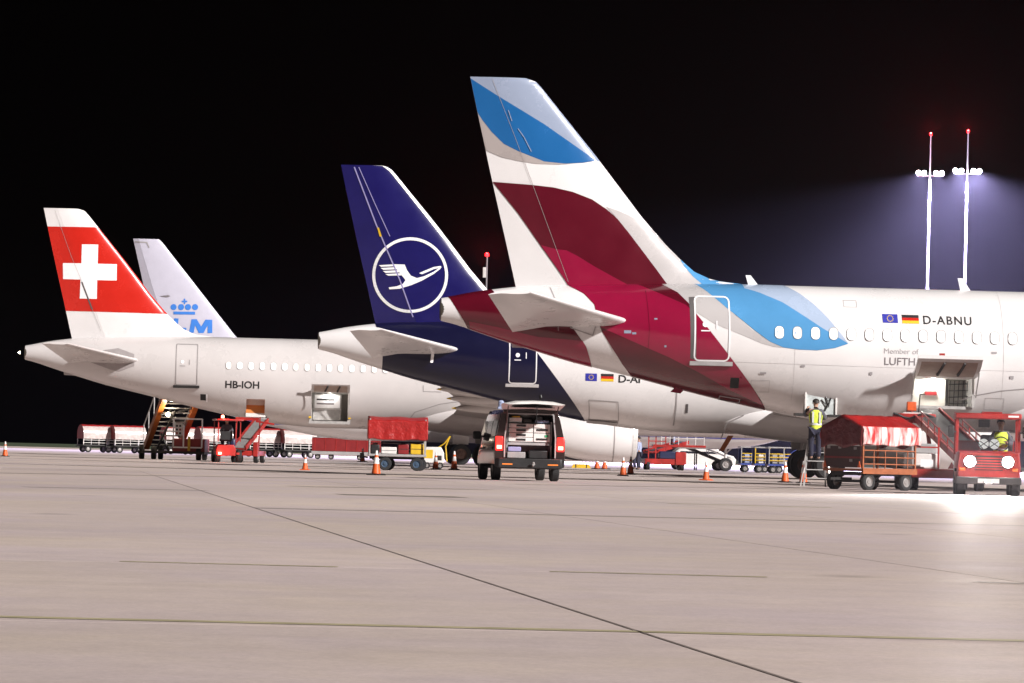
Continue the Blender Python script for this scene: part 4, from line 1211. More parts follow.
def person(label, loc, rz, top, legs, vest=None, pose='stand', hair=HAIR, group=None, scale=1.0, cap=None):
    # faces +y in its own frame; feet at z = 0
    t = thing('person', label, 'person', loc, rz, group)
    t.scale = (scale,) * 3
    P = {}
    P['pelvis'] = (Vector((0, 0, 0.95)), 0.135)
    P['waist'] = (Vector((0, 0.0, 1.12)), 0.125)
    P['chest'] = (Vector((0, 0.02, 1.34)), 0.150)
    P['neck0'] = (Vector((0, 0.0, 1.48)), 0.075)
    P['neck'] = (Vector((0, 0.02, 1.55)), 0.055)
    P['head0'] = (Vector((0, 0.045, 1.62)), 0.078)
    P['head1'] = (Vector((0, 0.035, 1.70)), 0.094)
    P['head2'] = (Vector((0, 0.025, 1.755)), 0.070)
    for sg, n in ((-1, 'l'), (1, 'r')):
        P['sh' + n] = (Vector((sg * 0.17, 0.0, 1.44)), 0.068)
        if pose == 'reach':
            el = Vector((sg * 0.30, 0.16, 1.30)); wr = Vector((sg * 0.20, 0.38, 1.50))
            if sg > 0:
                el = Vector((0.29, 0.08, 1.22)); wr = Vector((0.24, 0.30, 1.28))
        elif pose == 'drive':
            el = Vector((sg * 0.26, 0.10, 1.18)); wr = Vector((sg * 0.15, 0.36, 1.22))
        else:
            el = Vector((sg * 0.25, -0.03, 1.17)); wr = Vector((sg * 0.26, 0.08, 0.93))
        P['el' + n] = (el, 0.048)
        P['wr' + n] = (wr, 0.034)
        d = (wr - el).normalized()
        side = d.cross(Vector((0, 0, 1))).normalized()
        pal = wr + d * 0.07
        P['pa' + n] = (pal, 0.036)
        for i in range(4):
            b = pal + side * (0.028 - 0.019 * i) + d * 0.045
            P['f%d' % i + n] = (b, 0.010)
            P['g%d' % i + n] = (b + d * (0.045 - 0.008 * abs(i - 1.3)) + Vector((0, 0, -0.018)), 0.009)
        P['th' + n] = (pal + side * 0.048 * -sg + Vector((0, 0, 0.01)), 0.011)
        P['ti' + n] = (pal + side * 0.056 * -sg + d * 0.045, 0.009)
        P['hip' + n] = (Vector((sg * 0.095, 0, 0.88)), 0.095)
        if pose == 'drive':
            kn = Vector((sg * 0.13, 0.42, 0.86)); an = Vector((sg * 0.13, 0.50, 0.46)); toe = Vector((sg * 0.14, 0.66, 0.42))
        elif pose == 'reach' and sg < 0:
            kn = Vector((sg * 0.11, 0.06, 0.52)); an = Vector((sg * 0.10, 0.02, 0.10)); toe = Vector((sg * 0.11, 0.18, 0.045))
        else:
            kn = Vector((sg * 0.11, 0.03, 0.50)); an = Vector((sg * 0.11, -0.02, 0.09)); toe = Vector((sg * 0.13, 0.14, 0.045))
        P['kn' + n] = (kn, 0.064); P['an' + n] = (an, 0.044); P['to' + n] = (toe, 0.040)
    Ed = [('pelvis', 'waist'), ('waist', 'chest'), ('chest', 'neck0'), ('neck0', 'neck'), ('neck', 'head0'), ('head0', 'head1'), ('head1', 'head2')]
    for n in 'lr':
        Ed += [('chest', 'sh' + n), ('sh' + n, 'el' + n), ('el' + n, 'wr' + n), ('wr' + n, 'pa' + n), ('pa' + n, 'th' + n), ('th' + n, 'ti' + n),
               ('pelvis', 'hip' + n), ('hip' + n, 'kn' + n), ('kn' + n, 'an' + n), ('an' + n, 'to' + n)]
        for i in range(4):
            Ed += [('pa' + n, 'f%d' % i + n), ('f%d' % i + n, 'g%d' % i + n)]
    b = skin_part('body', P, Ed, SKIN, t, 'pelvis')
    def sub(names, edges, mat, nm, grow, root):
        return skin_part(nm, {k: P[k] for k in names}, edges, mat, t, root, 2, grow)
    sub(['pelvis', 'waist', 'chest', 'neck0', 'shl', 'ell', 'wrl', 'shr', 'elr', 'wrr'],
        [('pelvis', 'waist'), ('waist', 'chest'), ('chest', 'neck0'), ('chest', 'shl'), ('shl', 'ell'), ('ell', 'wrl'), ('chest', 'shr'), ('shr', 'elr'), ('elr', 'wrr')], top, 'jacket', 0.022, 'waist')
    tr = sub(['pelvis', 'hipl', 'knl', 'anl', 'hipr', 'knr', 'anr'], [('pelvis', 'hipl'), ('hipl', 'knl'), ('knl', 'anl'), ('pelvis', 'hipr'), ('hipr', 'knr'), ('knr', 'anr')], legs, 'trousers', 0.026, 'pelvis')
    for n in 'lr':
        skin_part('shoe', {'a': (P['an' + n][0], 0.052), 'b': (P['to' + n][0], 0.048)}, [('a', 'b')], BLACKP, t, 'a', 1, 0.006)
    if vest:
        v = MB()
        prof = [(0.90, 0.185, 0.155), (1.02, 0.178, 0.150), (1.14, 0.178, 0.150), (1.28, 0.205, 0.172), (1.40, 0.205, 0.160), (1.475, 0.155, 0.110)]
        def ring(z, a, c):
            return [Vector((a * math.cos(q * PI / 12), 0.012 + c * math.sin(q * PI / 12), z)) for q in range(24)]
        v.rings([ring(*p_) for p_ in prof], cap=False)
        vo = v.build('safety_vest', vest, t, sharp=80)
        v = MB().rings([ring(1.03, 0.187, 0.158), ring(1.09, 0.186, 0.158)], cap=False)
        v.build('reflective_band', VESTS, vo, sharp=80)
        for x in (-0.10, 0.10):
            v = MB().bar((x, -0.155, 1.10), (x, -0.165, 1.42), 0.055, 0.02, up=(0, 1, 0))
            v.build('reflective_strap', VESTS, vo)
        v = MB().bar((0, -0.160, 1.14), (0, -0.165, 1.40), 0.12, 0.02, up=(0, 1, 0)) if False else None
    # hair cap, nose, ears, eyes
    hr = MB()
    hc = Vector((0, 0.020, 1.715))
    rg = []
    for i in range(6):
        a = i / 5 * PI * 0.52
        rg.append([hc + Vector((0.104 * math.sin(a + 0.02) * math.cos(q * PI / 10), 0.110 * math.sin(a + 0.02) * math.sin(q * PI / 10) - 0.018, 0.092 * math.cos(a) - 0.004 + 0.03 * math.sin(a) * math.sin(q * PI / 10))) for q in range(20)])
    hr.rings(rg).build('hair' if cap is None else 'cap', cap or hair, b, sharp=80)
    MB().prism([(-0.012, 0), (0.012, 0), (0.004, 0.045), (-0.004, 0.045)], (0, 0.128, 1.655), (1, 0, 0), (0, -0.2, 1), (0, 0.022, 0)).build('nose', SKIN, b)
    for sg in (-1, 1):
        MB().lathe([(0.012, 0), (0.028, 0.006), (0.022, 0.016)], (sg * 0.088, 0.03, 1.675), (sg, 0, 0), 10).build('ear', SKIN, b)
        MB().lathe([(0.010, 0), (0.008, 0.006)], (sg * 0.033, 0.128, 1.695), (0, 1, 0), 8).build('eye', BLACKP, b)
    MB().box(-0.022, 0.022, 0.120, 0.130, 1.625, 1.632).build('mouth', DKRED, b)
    return t

# ------------------------------------------------------------------ service ladder and the worker on it
LY = 130.6
lp = on_ground(815.5, LY)
lad = thing('step_ladder', 'aluminium step ladder under the open service hatch', 'ladder', lp, R(3))
for x in (-0.40, 0.40):
    xx = x * 0.62
    MB().bar((x, -0.50, 0.0), (xx, -0.06, 1.35), 0.05, 0.03).build('ladder_rail', ALU, lad)
    MB().bar((x * 0.92, 0.62, 0.0), (xx * 0.95, 0.02, 1.35), 0.04, 0.03).build('ladder_rail', ALU, lad)
for i in range(4):
    q = 0.24 + 0.25 * i
    zz = q
    fy = -0.50 + 0.44 * zz / 1.35
    hx = 0.40 - 0.15 * zz / 1.35
    MB().box(-hx + 0.02, hx - 0.02, fy - 0.05, fy + 0.06, zz - 0.012, zz + 0.012).build('ladder_step', ALU, lad)
MB().box(-0.27, 0.27, -0.12, 0.08, 1.35, 1.385).build('top_cap', DARKM, lad)
person('worker in yellow vest and dark trousers standing on a step ladder', lp + Vector((-0.06, -0.29, 0.752)), R(4), GREYC, NAVYC, VESTY, 'reach', group=None, scale=1.0)

# ------------------------------------------------------------------ traffic cones
def make_cone(label, p, sc=1.0):
    t = thing('traffic_cone', label, 'traffic cone', p, random.uniform(0, 1.5), 'orange and white traffic cones on the apron')
    t.scale = (sc, sc, sc)
    b = MB().rings([[(-w, -w, z), (w, -w, z), (w, w, z), (-w, w, z)] for w, z in ((0.21, 0.0), (0.21, 0.025), (0.15, 0.05))])
    b.build('base', BLACKP if sc > 0.9 else CONEO, t)
    def r(z): return 0.135 - 0.105 * (z - 0.05) / 0.68
    for z0, z1, mt, nm in ((0.05, 0.34, CONEO, 'cone_body'), (0.34, 0.52, CONEW, 'white_band'), (0.52, 0.60, CONEO, 'orange_band'), (0.60, 0.73, CONEW, 'white_band')):
        MB().lathe([(r(z0), z0), (r(z1), z1)], (0, 0, 0), (0, 0, 1), 18).build(nm, mt, t)
    return t
for px, Y, lab, sc in ((5, 208, 'traffic cone standing alone beyond the red-finned tail', 0.95),
                       (305, 152, 'traffic cone before the grey container hold', 0.72),
                       (362.5, 262, 'small traffic cone behind the red tarp cart', 1.1),
                       (376, 133, 'large traffic cone in front of the red tarp cart', 1.0),
                       (435.5, 184, 'traffic cone beside the yellow and white unit', 0.95),
                       (454, 184, 'traffic cone close to the main wheels of the red-finned airliner', 1.05),
                       (597, 236, 'farther traffic cone under the engine, beside its twin', 1.1),
                       (604.5, 236, 'traffic cone under the engine inlet, second of the pair', 1.1),
                       (623, 166, 'traffic cone in front of the engine inlet, nearer of two', 0.95),
                       (630.5, 182, 'traffic cone at the feet of the worker by the engine', 1.0),
                       (706, 150, 'traffic cone on open concrete before the white car', 0.85),
                       (785, 148, 'traffic cone touching the big wheel on its tail side', 0.95),
                       (803.3, 146, 'traffic cone in front of the big wheel by the ladder', 1.0)):
    make_cone(lab, on_ground(px, Y), sc)

# ------------------------------------------------------------------ service van, seen from behind with its tailgate up
VY = 121.0
vp = on_ground(529, VY)
van = thing('service_van', 'dark service van with open tailgate and drawers inside', 'van', vp, R(7.0))
def vsec(y, top, w=1.0, bot=0.34):
    # half outline of the body at length y; top = roof or bonnet height
    prof = [(0.80, bot), (0.93, bot + 0.12), (0.955, 0.72), (0.945, 1.02), (0.91, 1.18), (0.85, 1.55), (0.79, 1.80), (0.66, 1.92), (0.30, 1.965), (0.0, 1.97)]
    out = []
    for a, z in prof:
        zz = z if top >= 1.96 else bot + (z - bot) * (top - bot) / (1.97 - bot)
        out.append((a * w, zz))
    return [Vector((a, y, z)) for a, z in out] + [Vector((-a, y, z)) for a, z in out[-2::-1]]
secs = [vsec(0.02, 1.97, 0.985), vsec(0.25, 1.97), vsec(1.5, 1.97), vsec(3.0, 1.97), vsec(3.3, 1.93, 0.99), vsec(3.75, 1.62, 0.98), vsec(4.15, 1.24, 0.97), vsec(4.6, 1.08, 0.93), vsec(4.85, 0.92, 0.86), vsec(4.9, 0.70, 0.80)]
body = MB().rings(secs, cap=False, closed=False)
body._add([tuple(v) for v in secs[-1]], [tuple(range(len(secs[-1])))])
bo = body.build('body', VANP, van, sharp=30)
sl = bo.modifiers.new('thick', 'SOLIDIFY'); sl.thickness = 0.03; sl.offset = -1
MB().box(-0.80, 0.80, 0.05, 4.4, 0.34, 0.40).build('floor', DARKM, van)
rear = MB()
rear.box(-0.955, -0.71, -0.01, 0.10, 0.55, 1.16).box(0.71, 0.955, -0.01, 0.10, 0.55, 1.16)
rear.rings([[(s_ * a, y, z) for a, y, z in ((0.70, -0.01, 1.16), (0.93, -0.01, 1.16), (0.93, 0.10, 1.16), (0.70, 0.10, 1.16))] for s_ in (1,)] +
           [[(a, y, z) for a, y, z in ((0.62, -0.01, 1.84), (0.77, -0.01, 1.84), (0.77, 0.10, 1.84), (0.62, 0.10, 1.84))]])
rear.rings([[(-a, y, z) for a, y, z in ((0.70, -0.01, 1.16), (0.93, -0.01, 1.16), (0.93, 0.10, 1.16), (0.70, 0.10, 1.16))]] +
           [[(-a, y, z) for a, y, z in ((0.62, -0.01, 1.84), (0.77, -0.01, 1.84), (0.77, 0.10, 1.84), (0.62, 0.10, 1.84))]])
rear.box(-0.74, 0.74, -0.01, 0.10, 1.84, 1.95)
rear.build('rear_frame', VANP, van, bevel=0.015)
MB().rings([[(-0.68, -0.03, 0.58), (-0.68, 0.0, 0.58), (-0.68, 0.0, 0.62)], [(0.68, -0.03, 0.58), (0.68, 0.0, 0.58), (0.68, 0.0, 0.62)]]).build('rear_sill', DARKM, van)
seal = MB()
for s_ in (-1, 1):
    seal.bar((s_ * 0.69, -0.025, 0.64), (s_ * 0.69, -0.025, 1.18), 0.035)
    seal.bar((s_ * 0.69, -0.025, 1.18), (s_ * 0.62, -0.025, 1.82), 0.035)
seal.bar((-0.62, -0.025, 1.82), (0.62, -0.025, 1.82), 0.035)
seal.build('door_seal', GGREY, van)
# bumper, lamps, plate, hitch
bp_ = MB().rings([[(x, -0.14 + 0.10 * (abs(x) > 0.9), z0), (x, 0.02, z0), (x, 0.02, z1), (x, -0.14 + 0.10 * (abs(x) > 0.9), z1)] for x, z0, z1 in ((-0.95, 0.40, 0.60), (-0.85, 0.36, 0.62), (0.85, 0.36, 0.62), (0.95, 0.40, 0.60))])
bpo = bp_.build('bumper', BLACKP, van, bevel=0.02)
for s_ in (-1, 1):
    MB().box(s_ * 0.62 - 0.14, s_ * 0.62 + 0.14, -0.155, -0.135, 0.44, 0.475).build('reflector', M('reflector_orange', (0.7, 0.2, 0.04), 0.3, emit=0.12, ec=(1, 0.3, 0.05)), bpo)  # reflector is no lamp; its faint glow is put into the material
    tl = MB().box(s_ * 0.835 - 0.10, s_ * 0.835 + 0.10, -0.03, 0.04, 0.82, 1.20).build('tail_light', L_TAIL, van, bevel=0.02)
    MB().box(s_ * 0.835 - 0.065, s_ * 0.835 + 0.065, -0.045, -0.02, 0.87, 0.96).build('lit_bulb', L_TAILC, tl)
    light_point('tail_glow', (s_ * 0.835, -0.25, 0.95), 2.5, (1, 0.06, 0.03), 0.06, van)
MB().cyl((0.08, -0.12, 0.42), (0.08, -0.26, 0.46), 0.03, None, 8).lathe([(0.01, 0), (0.035, 0.02), (0.035, 0.05), (0.01, 0.07)], (0.08, -0.25, 0.46), (0, 0, 1), 10).build('tow_hitch', STEEL, van)
# tailgate raised
tg = MB()
rows = []
for i in range(7):
    u = i / 6
    rows.append((-0.02 - 0.98 * u, 1.93 + 0.16 * math.sin(u * 2.2), 0.78 + 0.08 * math.sin(u * PI) - 0.06 * max(0, u - 0.85) / 0.15))
tg.rings([[(-w, y, z), (-w * 0.6, y, z + 0.07), (0, y, z + 0.09), (w * 0.6, y, z + 0.07), (w, y, z), (w * 0.6, y, z + 0.01), (0, y, z + 0.03), (-w * 0.6, y, z + 0.01)] for y, z, w in rows])
tgo = tg.build('tailgate', GWHITE, van, sharp=40)
MB().box(-0.55, 0.55, -0.78, -0.12, 1.985, 2.0).build('tailgate_glass', GLASSD, tgo)
for s_ in (-1, 1):
    MB().cyl((s_ * 0.66, -0.02, 1.55), (s_ * 0.68, -0.55, 2.02), 0.014, None, 6).build('gas_strut', DARKM, tgo)
MB().cyl((0.05, -0.92, 2.03), (0.05, -0.90, 1.55), 0.012, None, 6).build('pull_strap', BLACKP, tgo)
# racking
rk = MB().box(-0.62, 0.62, 0.20, 0.85, 0.98, 1.05).box(-0.62, -0.58, 0.20, 0.85, 0.62, 1.62).box(0.58, 0.62, 0.20, 0.85, 0.62, 1.62).box(-0.62, 0.62, 0.80, 0.85, 0.62, 1.62)
rko = rk.build('racking', GGREY, van)
for i in range(4):
    z = 1.07 + 0.125 * i
    d_ = MB().box(-0.565, 0.10, 0.17, 0.70, z, z + 0.112).build('drawer', GWHITE, rko, bevel=0.006)
    if i != 1 or True:
        MB().box(-0.36, -0.10, 0.155, 0.172, z + 0.03, z + 0.085).build('drawer_handle', BLACKP, d_)
for i in range(2):
    z = 1.07 + 0.25 * i
    d_ = MB().box(0.12, 0.565, 0.17, 0.70, z, z + 0.235).build('drawer', GWHITE, rko, bevel=0.006)
    MB().box(0.19, 0.50, 0.155, 0.172, z + 0.05, z + 0.10).build('drawer_handle', BLACKP, d_)
    if i == 0:
        MB().box(0.42, 0.52, 0.156, 0.172, z + 0.13, z + 0.19).build('green_sticker', M('sticker_green', (0.03, 0.35, 0.15), 0.4), d_)
for (x0, x1, z0, z1, mt, nm) in ((-0.56, -0.20, 1.59, 1.72, GWHITE, 'parts_box'), (-0.17, 0.06, 1.59, 1.69, DARKM, 'tool_case'), (0.16, 0.54, 1.585, 1.66, BLUEC, 'folded_sheet'), (0.20, 0.36, 1.665, 1.77, BLACKP, 'cable_coil'), (-0.48, -0.25, 1.725, 1.765, YELLOW, 'yellow_pouch')):
    o_ = MB().box(x0, x1, 0.22, 0.6, z0, z1).build(nm, mt, rko, bevel=0.02)
MB().box(-0.58, -0.22, 0.15, 0.5, 0.80, 0.93).build('blue_case', M('case_lilac', (0.30, 0.30, 0.52), 0.5), rko, bevel=0.02)
MB().box(-0.60, -0.10, 0.12, 0.5, 0.62, 0.79).build('grey_crate', GGREY, rko, bevel=0.02)
MB().box(0.0, 0.52, 0.15, 0.6, 0.62, 0.84).build('black_crate', BLACKP, rko, bevel=0.02)
# side glass, mirrors, beacon and aerial
sg_ = MB()
for s_ in (-1, 1):
    for y0, y1 in ((0.35, 1.35), (1.45, 2.45)):
        sg_ = MB()._add([(s_ * 0.915, y0, 1.20), (s_ * 0.915, y1, 1.20), (s_ * 0.842, y1, 1.62), (s_ * 0.842, y0, 1.62)], [(0, 1, 2, 3)])
        o_ = sg_.build('side_window', GLASSD, van, sharp=0)
    MB()._add([(s_ * 0.915, 2.55, 1.20), (s_ * 0.905, 3.75, 1.20), (s_ * 0.85, 3.25, 1.62), (s_ * 0.845, 2.55, 1.62)], [(0, 1, 2, 3)]).build('side_window', GLASSD, van, sharp=0)
    mr = MB().box(s_ * 1.05 - 0.11, s_ * 1.05 + 0.11, 3.36, 3.50, 1.12, 1.34).build('mirror', BLACKP, van, bevel=0.04)
    MB().bar((s_ * 0.88, 3.42, 1.20), (s_ * 1.0, 3.42, 1.20), 0.05).build('mirror_arm', BLACKP, mr)
    for y in (0.95, 3.95):
        wheel(van, (s_ * 0.80, y, 0.335), 0.335, 0.22, (1, 0, 0), RIM, 26)
MB()._add([(-0.72, 3.32, 1.90), (0.72, 3.32, 1.90), (0.82, 4.08, 1.30), (-0.82, 4.08, 1.30)], [(0, 1, 2, 3)]).build('windscreen', GLASSD, van, sharp=0)
MB().box(-0.60, -0.42, 2.4, 2.6, 1.96, 2.02).lathe([(0.08, 0), (0.08, 0.14), (0.04, 0.18)], (-0.51, 2.5, 2.02), (0, 0, 1), 14).build('roof_beacon', BLUEC, van)
MB().cyl((0.42, 1.2, 1.96), (0.42, 1.2, 2.28), 0.012, None, 6).lathe([(0.02, 0), (0.05, 0.03), (0.03, 0.10)], (0.42, 1.2, 2.26), (0, 0, 1), 10).build('aerial', BLACKP, van)
for y, z in ((0.5, 0.85), (2.5, 0.85)):
    MB().box(-0.972, -0.95, y, y + 0.9, z, z + 0.05).build('side_rub_strip', BLACKP, van)

# ------------------------------------------------------------------ baggage carts
def tarp_grid(fn, nu, nv, mat, name, parent, thick=0.02):
    m = MB()
    rows = [[Vector(fn(i / nu, j / nv)) for j in range(nv + 1)] for i in range(nu + 1)]
    m.rings(rows, cap=False, closed=False)
    o = m.build(name, mat, parent, sharp=50)
    s_ = o.modifiers.new('thick', 'SOLIDIFY'); s_.thickness = thick; s_.offset = 0
    return o
def wob(*a):
    return sum(math.sin(x) for x in a) / len(a)

RUSTO = M('dull_orange_frame', (0.34, 0.105, 0.04), 0.5, var=0.3, scale=6)
# near dolly: gable tarp, dark end towards the camera's left, glare painted pale on its long side
NL, NW = 2.12, 1.42
nd = thing('baggage_cart', 'railed baggage cart with dark red gable cover and glare-painted side beside the ladder', 'baggage cart', on_ground(869.5, 119.0), R(43), 'baggage carts')
# local x: along the long side (seen on the right), local y: across; near corner is at x=-NL/2, y=-NW/2
dk = MB().box(-NL / 2, NL / 2, -NW / 2, NW / 2, 0.50, 0.57).box(-NL / 2, NL / 2, -NW / 2 - 0.02, -NW / 2 + 0.04, 0.44, 0.59)
dk.build('deck', RUSTO, nd)
chs = MB()
for y in (-0.5, 0.5):
    chs.bar((-NL / 2 + 0.1, y, 0.44), (NL / 2 - 0.1, y, 0.44), 0.08, 0.10)
for x in (-0.74, 0.72):
    chs.bar((x, -NW / 2 + 0.15, 0.24), (x, NW / 2 - 0.15, 0.24), 0.07)
    for y in (-0.5, 0.5):
        chs.bar((x, y, 0.24), (x, y, 0.44), 0.08)
        chs.bar((x + 0.3, y, 0.44), (x, y, 0.26), 0.05)
chs.bar((-NL / 2 - 0.5, 0, 0.30), (-0.74, 0, 0.30), 0.07)
chs.build('chassis', DARKM, nd)
for x in (-0.74, 0.72):
    for y in (-NW / 2 + 0.12, NW / 2 - 0.12):
        wheel(nd, (x, y, 0.24), 0.24, 0.16, (0, 1, 0), RIM, 22)
# posts and rails
for x in (-NL / 2 + 0.04, NL / 2 - 0.04):
    for y in (-NW / 2 + 0.04, NW / 2 - 0.04):
        MB().bar((x, y, 0.57), (x, y, 1.55), 0.05).build('post', RUSTO, nd)
for i, z in enumerate((0.70, 0.88, 1.06)):
    MB().cyl((-NL / 2 + 0.07, -NW / 2 + 0.02, z), (NL / 2 - 0.07, -NW / 2 + 0.02, z), 0.018, None, 8).build('side_rail', RUSTO, nd)
for i in range(4):
    x = -NL / 2 + 0.45 + i * 0.44
    MB().cyl((x, -NW / 2 + 0.02, 0.585), (x, -NW / 2 + 0.02, 1.06), 0.016, None, 8).build('rail_upright', RUSTO, nd)
# end wall, dark, with a mesh upper part
MB().box(-NL / 2 - 0.01, -NL / 2 + 0.03, -NW / 2 + 0.07, NW / 2 - 0.07, 0.60, 1.16).build('end_panel', M('dark_brown_panel', (0.05, 0.02, 0.018), 0.5, var=0.3), nd)
MB().box(-NL / 2 - 0.03, -NL / 2, -NW / 2 + 0.05, NW / 2 - 0.05, 0.84, 0.89).build('end_rail', DKRED, nd)
for k_, (y, z) in enumerate(((0.5, 1.12), (-0.45, 1.10), (0.1, 1.12), (-0.3, 0.78))):
    MB().box(-NL / 2 - 0.03, -NL / 2, y - 0.05, y + 0.05, z - 0.03, z + 0.04).build('end_lashing', GGREY, nd)
for y in (-NW / 2 + 0.10, NW / 2 - 0.10):
    MB().prism([(0, 0), (0.11, 0), (0.055, 0.17)], (-NL / 2 - 0.035, y - 0.05, 0.60), (0, 1, 0), (0, 0, 1), (0.02, 0, 0)).build('orange_reflector', CONEO, nd)
# cover
RZ, EZ, LZ = 1.98, 1.68, 1.20
hw_ = NW / 2 + 0.03
def roofp(sgn):
    return lambda u, v: (-NL / 2 - 0.05 + (NL + 0.12) * u, sgn * hw_ * v * 0.98, RZ - (RZ - EZ) * v - 0.03 * math.sin(PI * u * 3) ** 2 * math.sin(PI * v) + 0.008 * wob(u * 31, v * 13))
def curtain(sgn):
    return lambda u, v: (-NL / 2 - 0.06 + (NL + 0.14) * u + 0.02 * wob(v * 9), sgn * (hw_ + 0.05 * math.sin(PI * v) * 0.6 + 0.030 * v * wob(u * 26, u * 43 + 1.2, u * 14 + v * 5)), EZ - (EZ - LZ) * v + 0.03 * v * wob(u * 9, u * 21))
tarp_grid(roofp(-1), 30, 10, TARP, 'cover_roof', nd)
tarp_grid(roofp(1), 30, 10, TARP, 'cover_roof', nd)
tarp_grid(curtain(-1), 90, 14, GLARE_CURTAIN, 'cover_side', nd, 0.012)
tarp_grid(curtain(1), 40, 10, TARP, 'cover_side', nd, 0.012)
def endp(xe, sg):
    def fn(u, v):
        y = -hw_ + 2 * hw_ * u
        topz = RZ - (RZ - EZ) * abs(y) / hw_
        z = topz - (topz - 1.16 - 0.05 * wob(u * 11)) * v
        return (xe + sg * (0.03 * v * wob(u * 17, u * 29 + 2) + 0.03 * v), y, z)
    return fn
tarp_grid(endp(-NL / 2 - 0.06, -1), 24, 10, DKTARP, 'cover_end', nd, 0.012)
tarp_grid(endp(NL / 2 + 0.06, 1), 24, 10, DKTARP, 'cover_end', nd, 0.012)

# plain cart with the all-red cover, side on
rc = thing('baggage_cart', 'flat luggage cart with plain red tarpaulin cover, side on beside cones', 'baggage cart', on_ground(396.5, 166.0), R(3), 'baggage carts')
hl = 1.07
MB().box(-hl, hl, -0.7, 0.7, 0.52, 0.60).build('deck', GGREY, rc, bevel=0.01)
ch = MB().bar((-hl + 0.05, 0, 0.46), (hl - 0.05, 0, 0.46), 0.12, 0.10)
for x in (-0.45, 0.72):
    ch.bar((x, -0.6, 0.22), (x, 0.6, 0.22), 0.07).bar((x, 0, 0.22), (x, 0, 0.46), 0.09)
ch.build('chassis', DARKM, rc)
BLUERIM = M('blue_grey_rim', (0.06, 0.10, 0.16), 0.4, metal=0.3)
for x in (-0.45, 0.72):
    for y in (-0.58, 0.58):
        wheel(rc, (x + (0.16 if y > 0 else 0), y, 0.245), 0.245, 0.15, (0, 1, 0), BLUERIM, 22)
for x in (-hl + 0.04, hl - 0.04):
    for y in (-0.66, 0.66):
        MB().bar((x, y, 0.60), (x, y, 1.9), 0.045).build('post', STEEL, rc)
for z in (0.78, 1.0):
    MB().cyl((-hl + 0.06, 0.66, z), (hl - 0.06, 0.66, z), 0.016, None, 8).build('side_rail', STEEL, rc)
def rc_side(sgn):
    return lambda u, v: (-hl - 0.03 + (2 * hl + 0.06) * u, sgn * (0.72 + 0.018 * v * wob(u * 21, u * 35 + 2) - 0.04 * math.sin(PI * v) * math.sin(PI * u) + (0.02 * math.sin(PI * v * 1.0))), 1.83 - 0.70 * v + 0.03 * v * wob(u * 8 + 1, u * 19))
tarp_grid(rc_side(-1), 60, 14, TARP, 'cover_side', rc, 0.012)
tarp_grid(rc_side(1), 30, 8, TARP, 'cover_side', rc, 0.012)
tarp_grid(lambda u, v: (-hl - 0.03 + (2 * hl + 0.06) * u, -0.72 + 1.44 * v, 1.83 + 0.16 * math.sin(PI * v) - 0.03 * math.sin(PI * u * 2) ** 2), 24, 12, TARP, 'cover_roof', rc, 0.012)
for xe, sg in ((-hl - 0.03, -1), (hl + 0.03, 1)):
    tarp_grid(lambda u, v: (xe + sg * 0.02 * v * wob(u * 15, 3 + u * 7), -0.72 + 1.44 * u, 1.83 + 0.16 * math.sin(PI * u) * (1 - v) - 0.68 * v), 16, 8, TARP, 'cover_end', rc, 0.012)
MB().bar((-hl, 0, 0.45), (-hl - 0.25, 0, 0.50), 0.06).box(-hl - 0.30, -hl - 0.16, -0.10, 0.10, 0.42, 0.62).build('coupling', DARKM, rc)
# luggage on the deck, each its own thing
def case(name, label, base, rz, x0, x1, y0, y1, z0, z1, mat):
    M4 = Matrix.Translation(base) @ Matrix.Rotation(rz, 4, 'Z')
    t = thing(name, label, 'suitcase', M4 @ Vector(((x0 + x1) / 2, (y0 + y1) / 2, z0)), rz, 'loose luggage on carts')
    w, d, h = (x1 - x0) / 2, (y1 - y0) / 2, z1 - z0
    MB().box(-w, w, -d, d, 0.002, h).build('shell', mat, t, bevel=0.03)
    MB().bar((-0.08, 0, h + 0.02), (0.08, 0, h + 0.02), 0.03).build('handle', BLACKP, t)
    MB().box(-w * 0.9, w * 0.9, -d - 0.004, -d + 0.004, h * 0.48, h * 0.54).build('zip', DARKM, t)
rb, rr_ = on_ground(396.5, 166.0), R(3)
case('suitcase', 'black suitcase at the coupling end of the red tarp cart', rb, rr_, -0.98, -0.66, -0.5, 0.1, 0.60, 0.95, BLACKP)
case('suitcase', 'pale suitcase lying under the red tarp cover', rb, rr_, -0.60, -0.02, -0.45, 0.1, 0.60, 0.86, GWHITE)
case('suitcase', 'red suitcase in the middle of the tarp cart deck', rb, rr_, 0.02, 0.42, -0.5, 0.0, 0.60, 0.98, DKRED)
case('suitcase', 'yellow suitcase at the wheel end of the red tarp cart', rb, rr_, 0.48, 0.98, -0.55, 0.0, 0.60, 1.0, YELLOW)
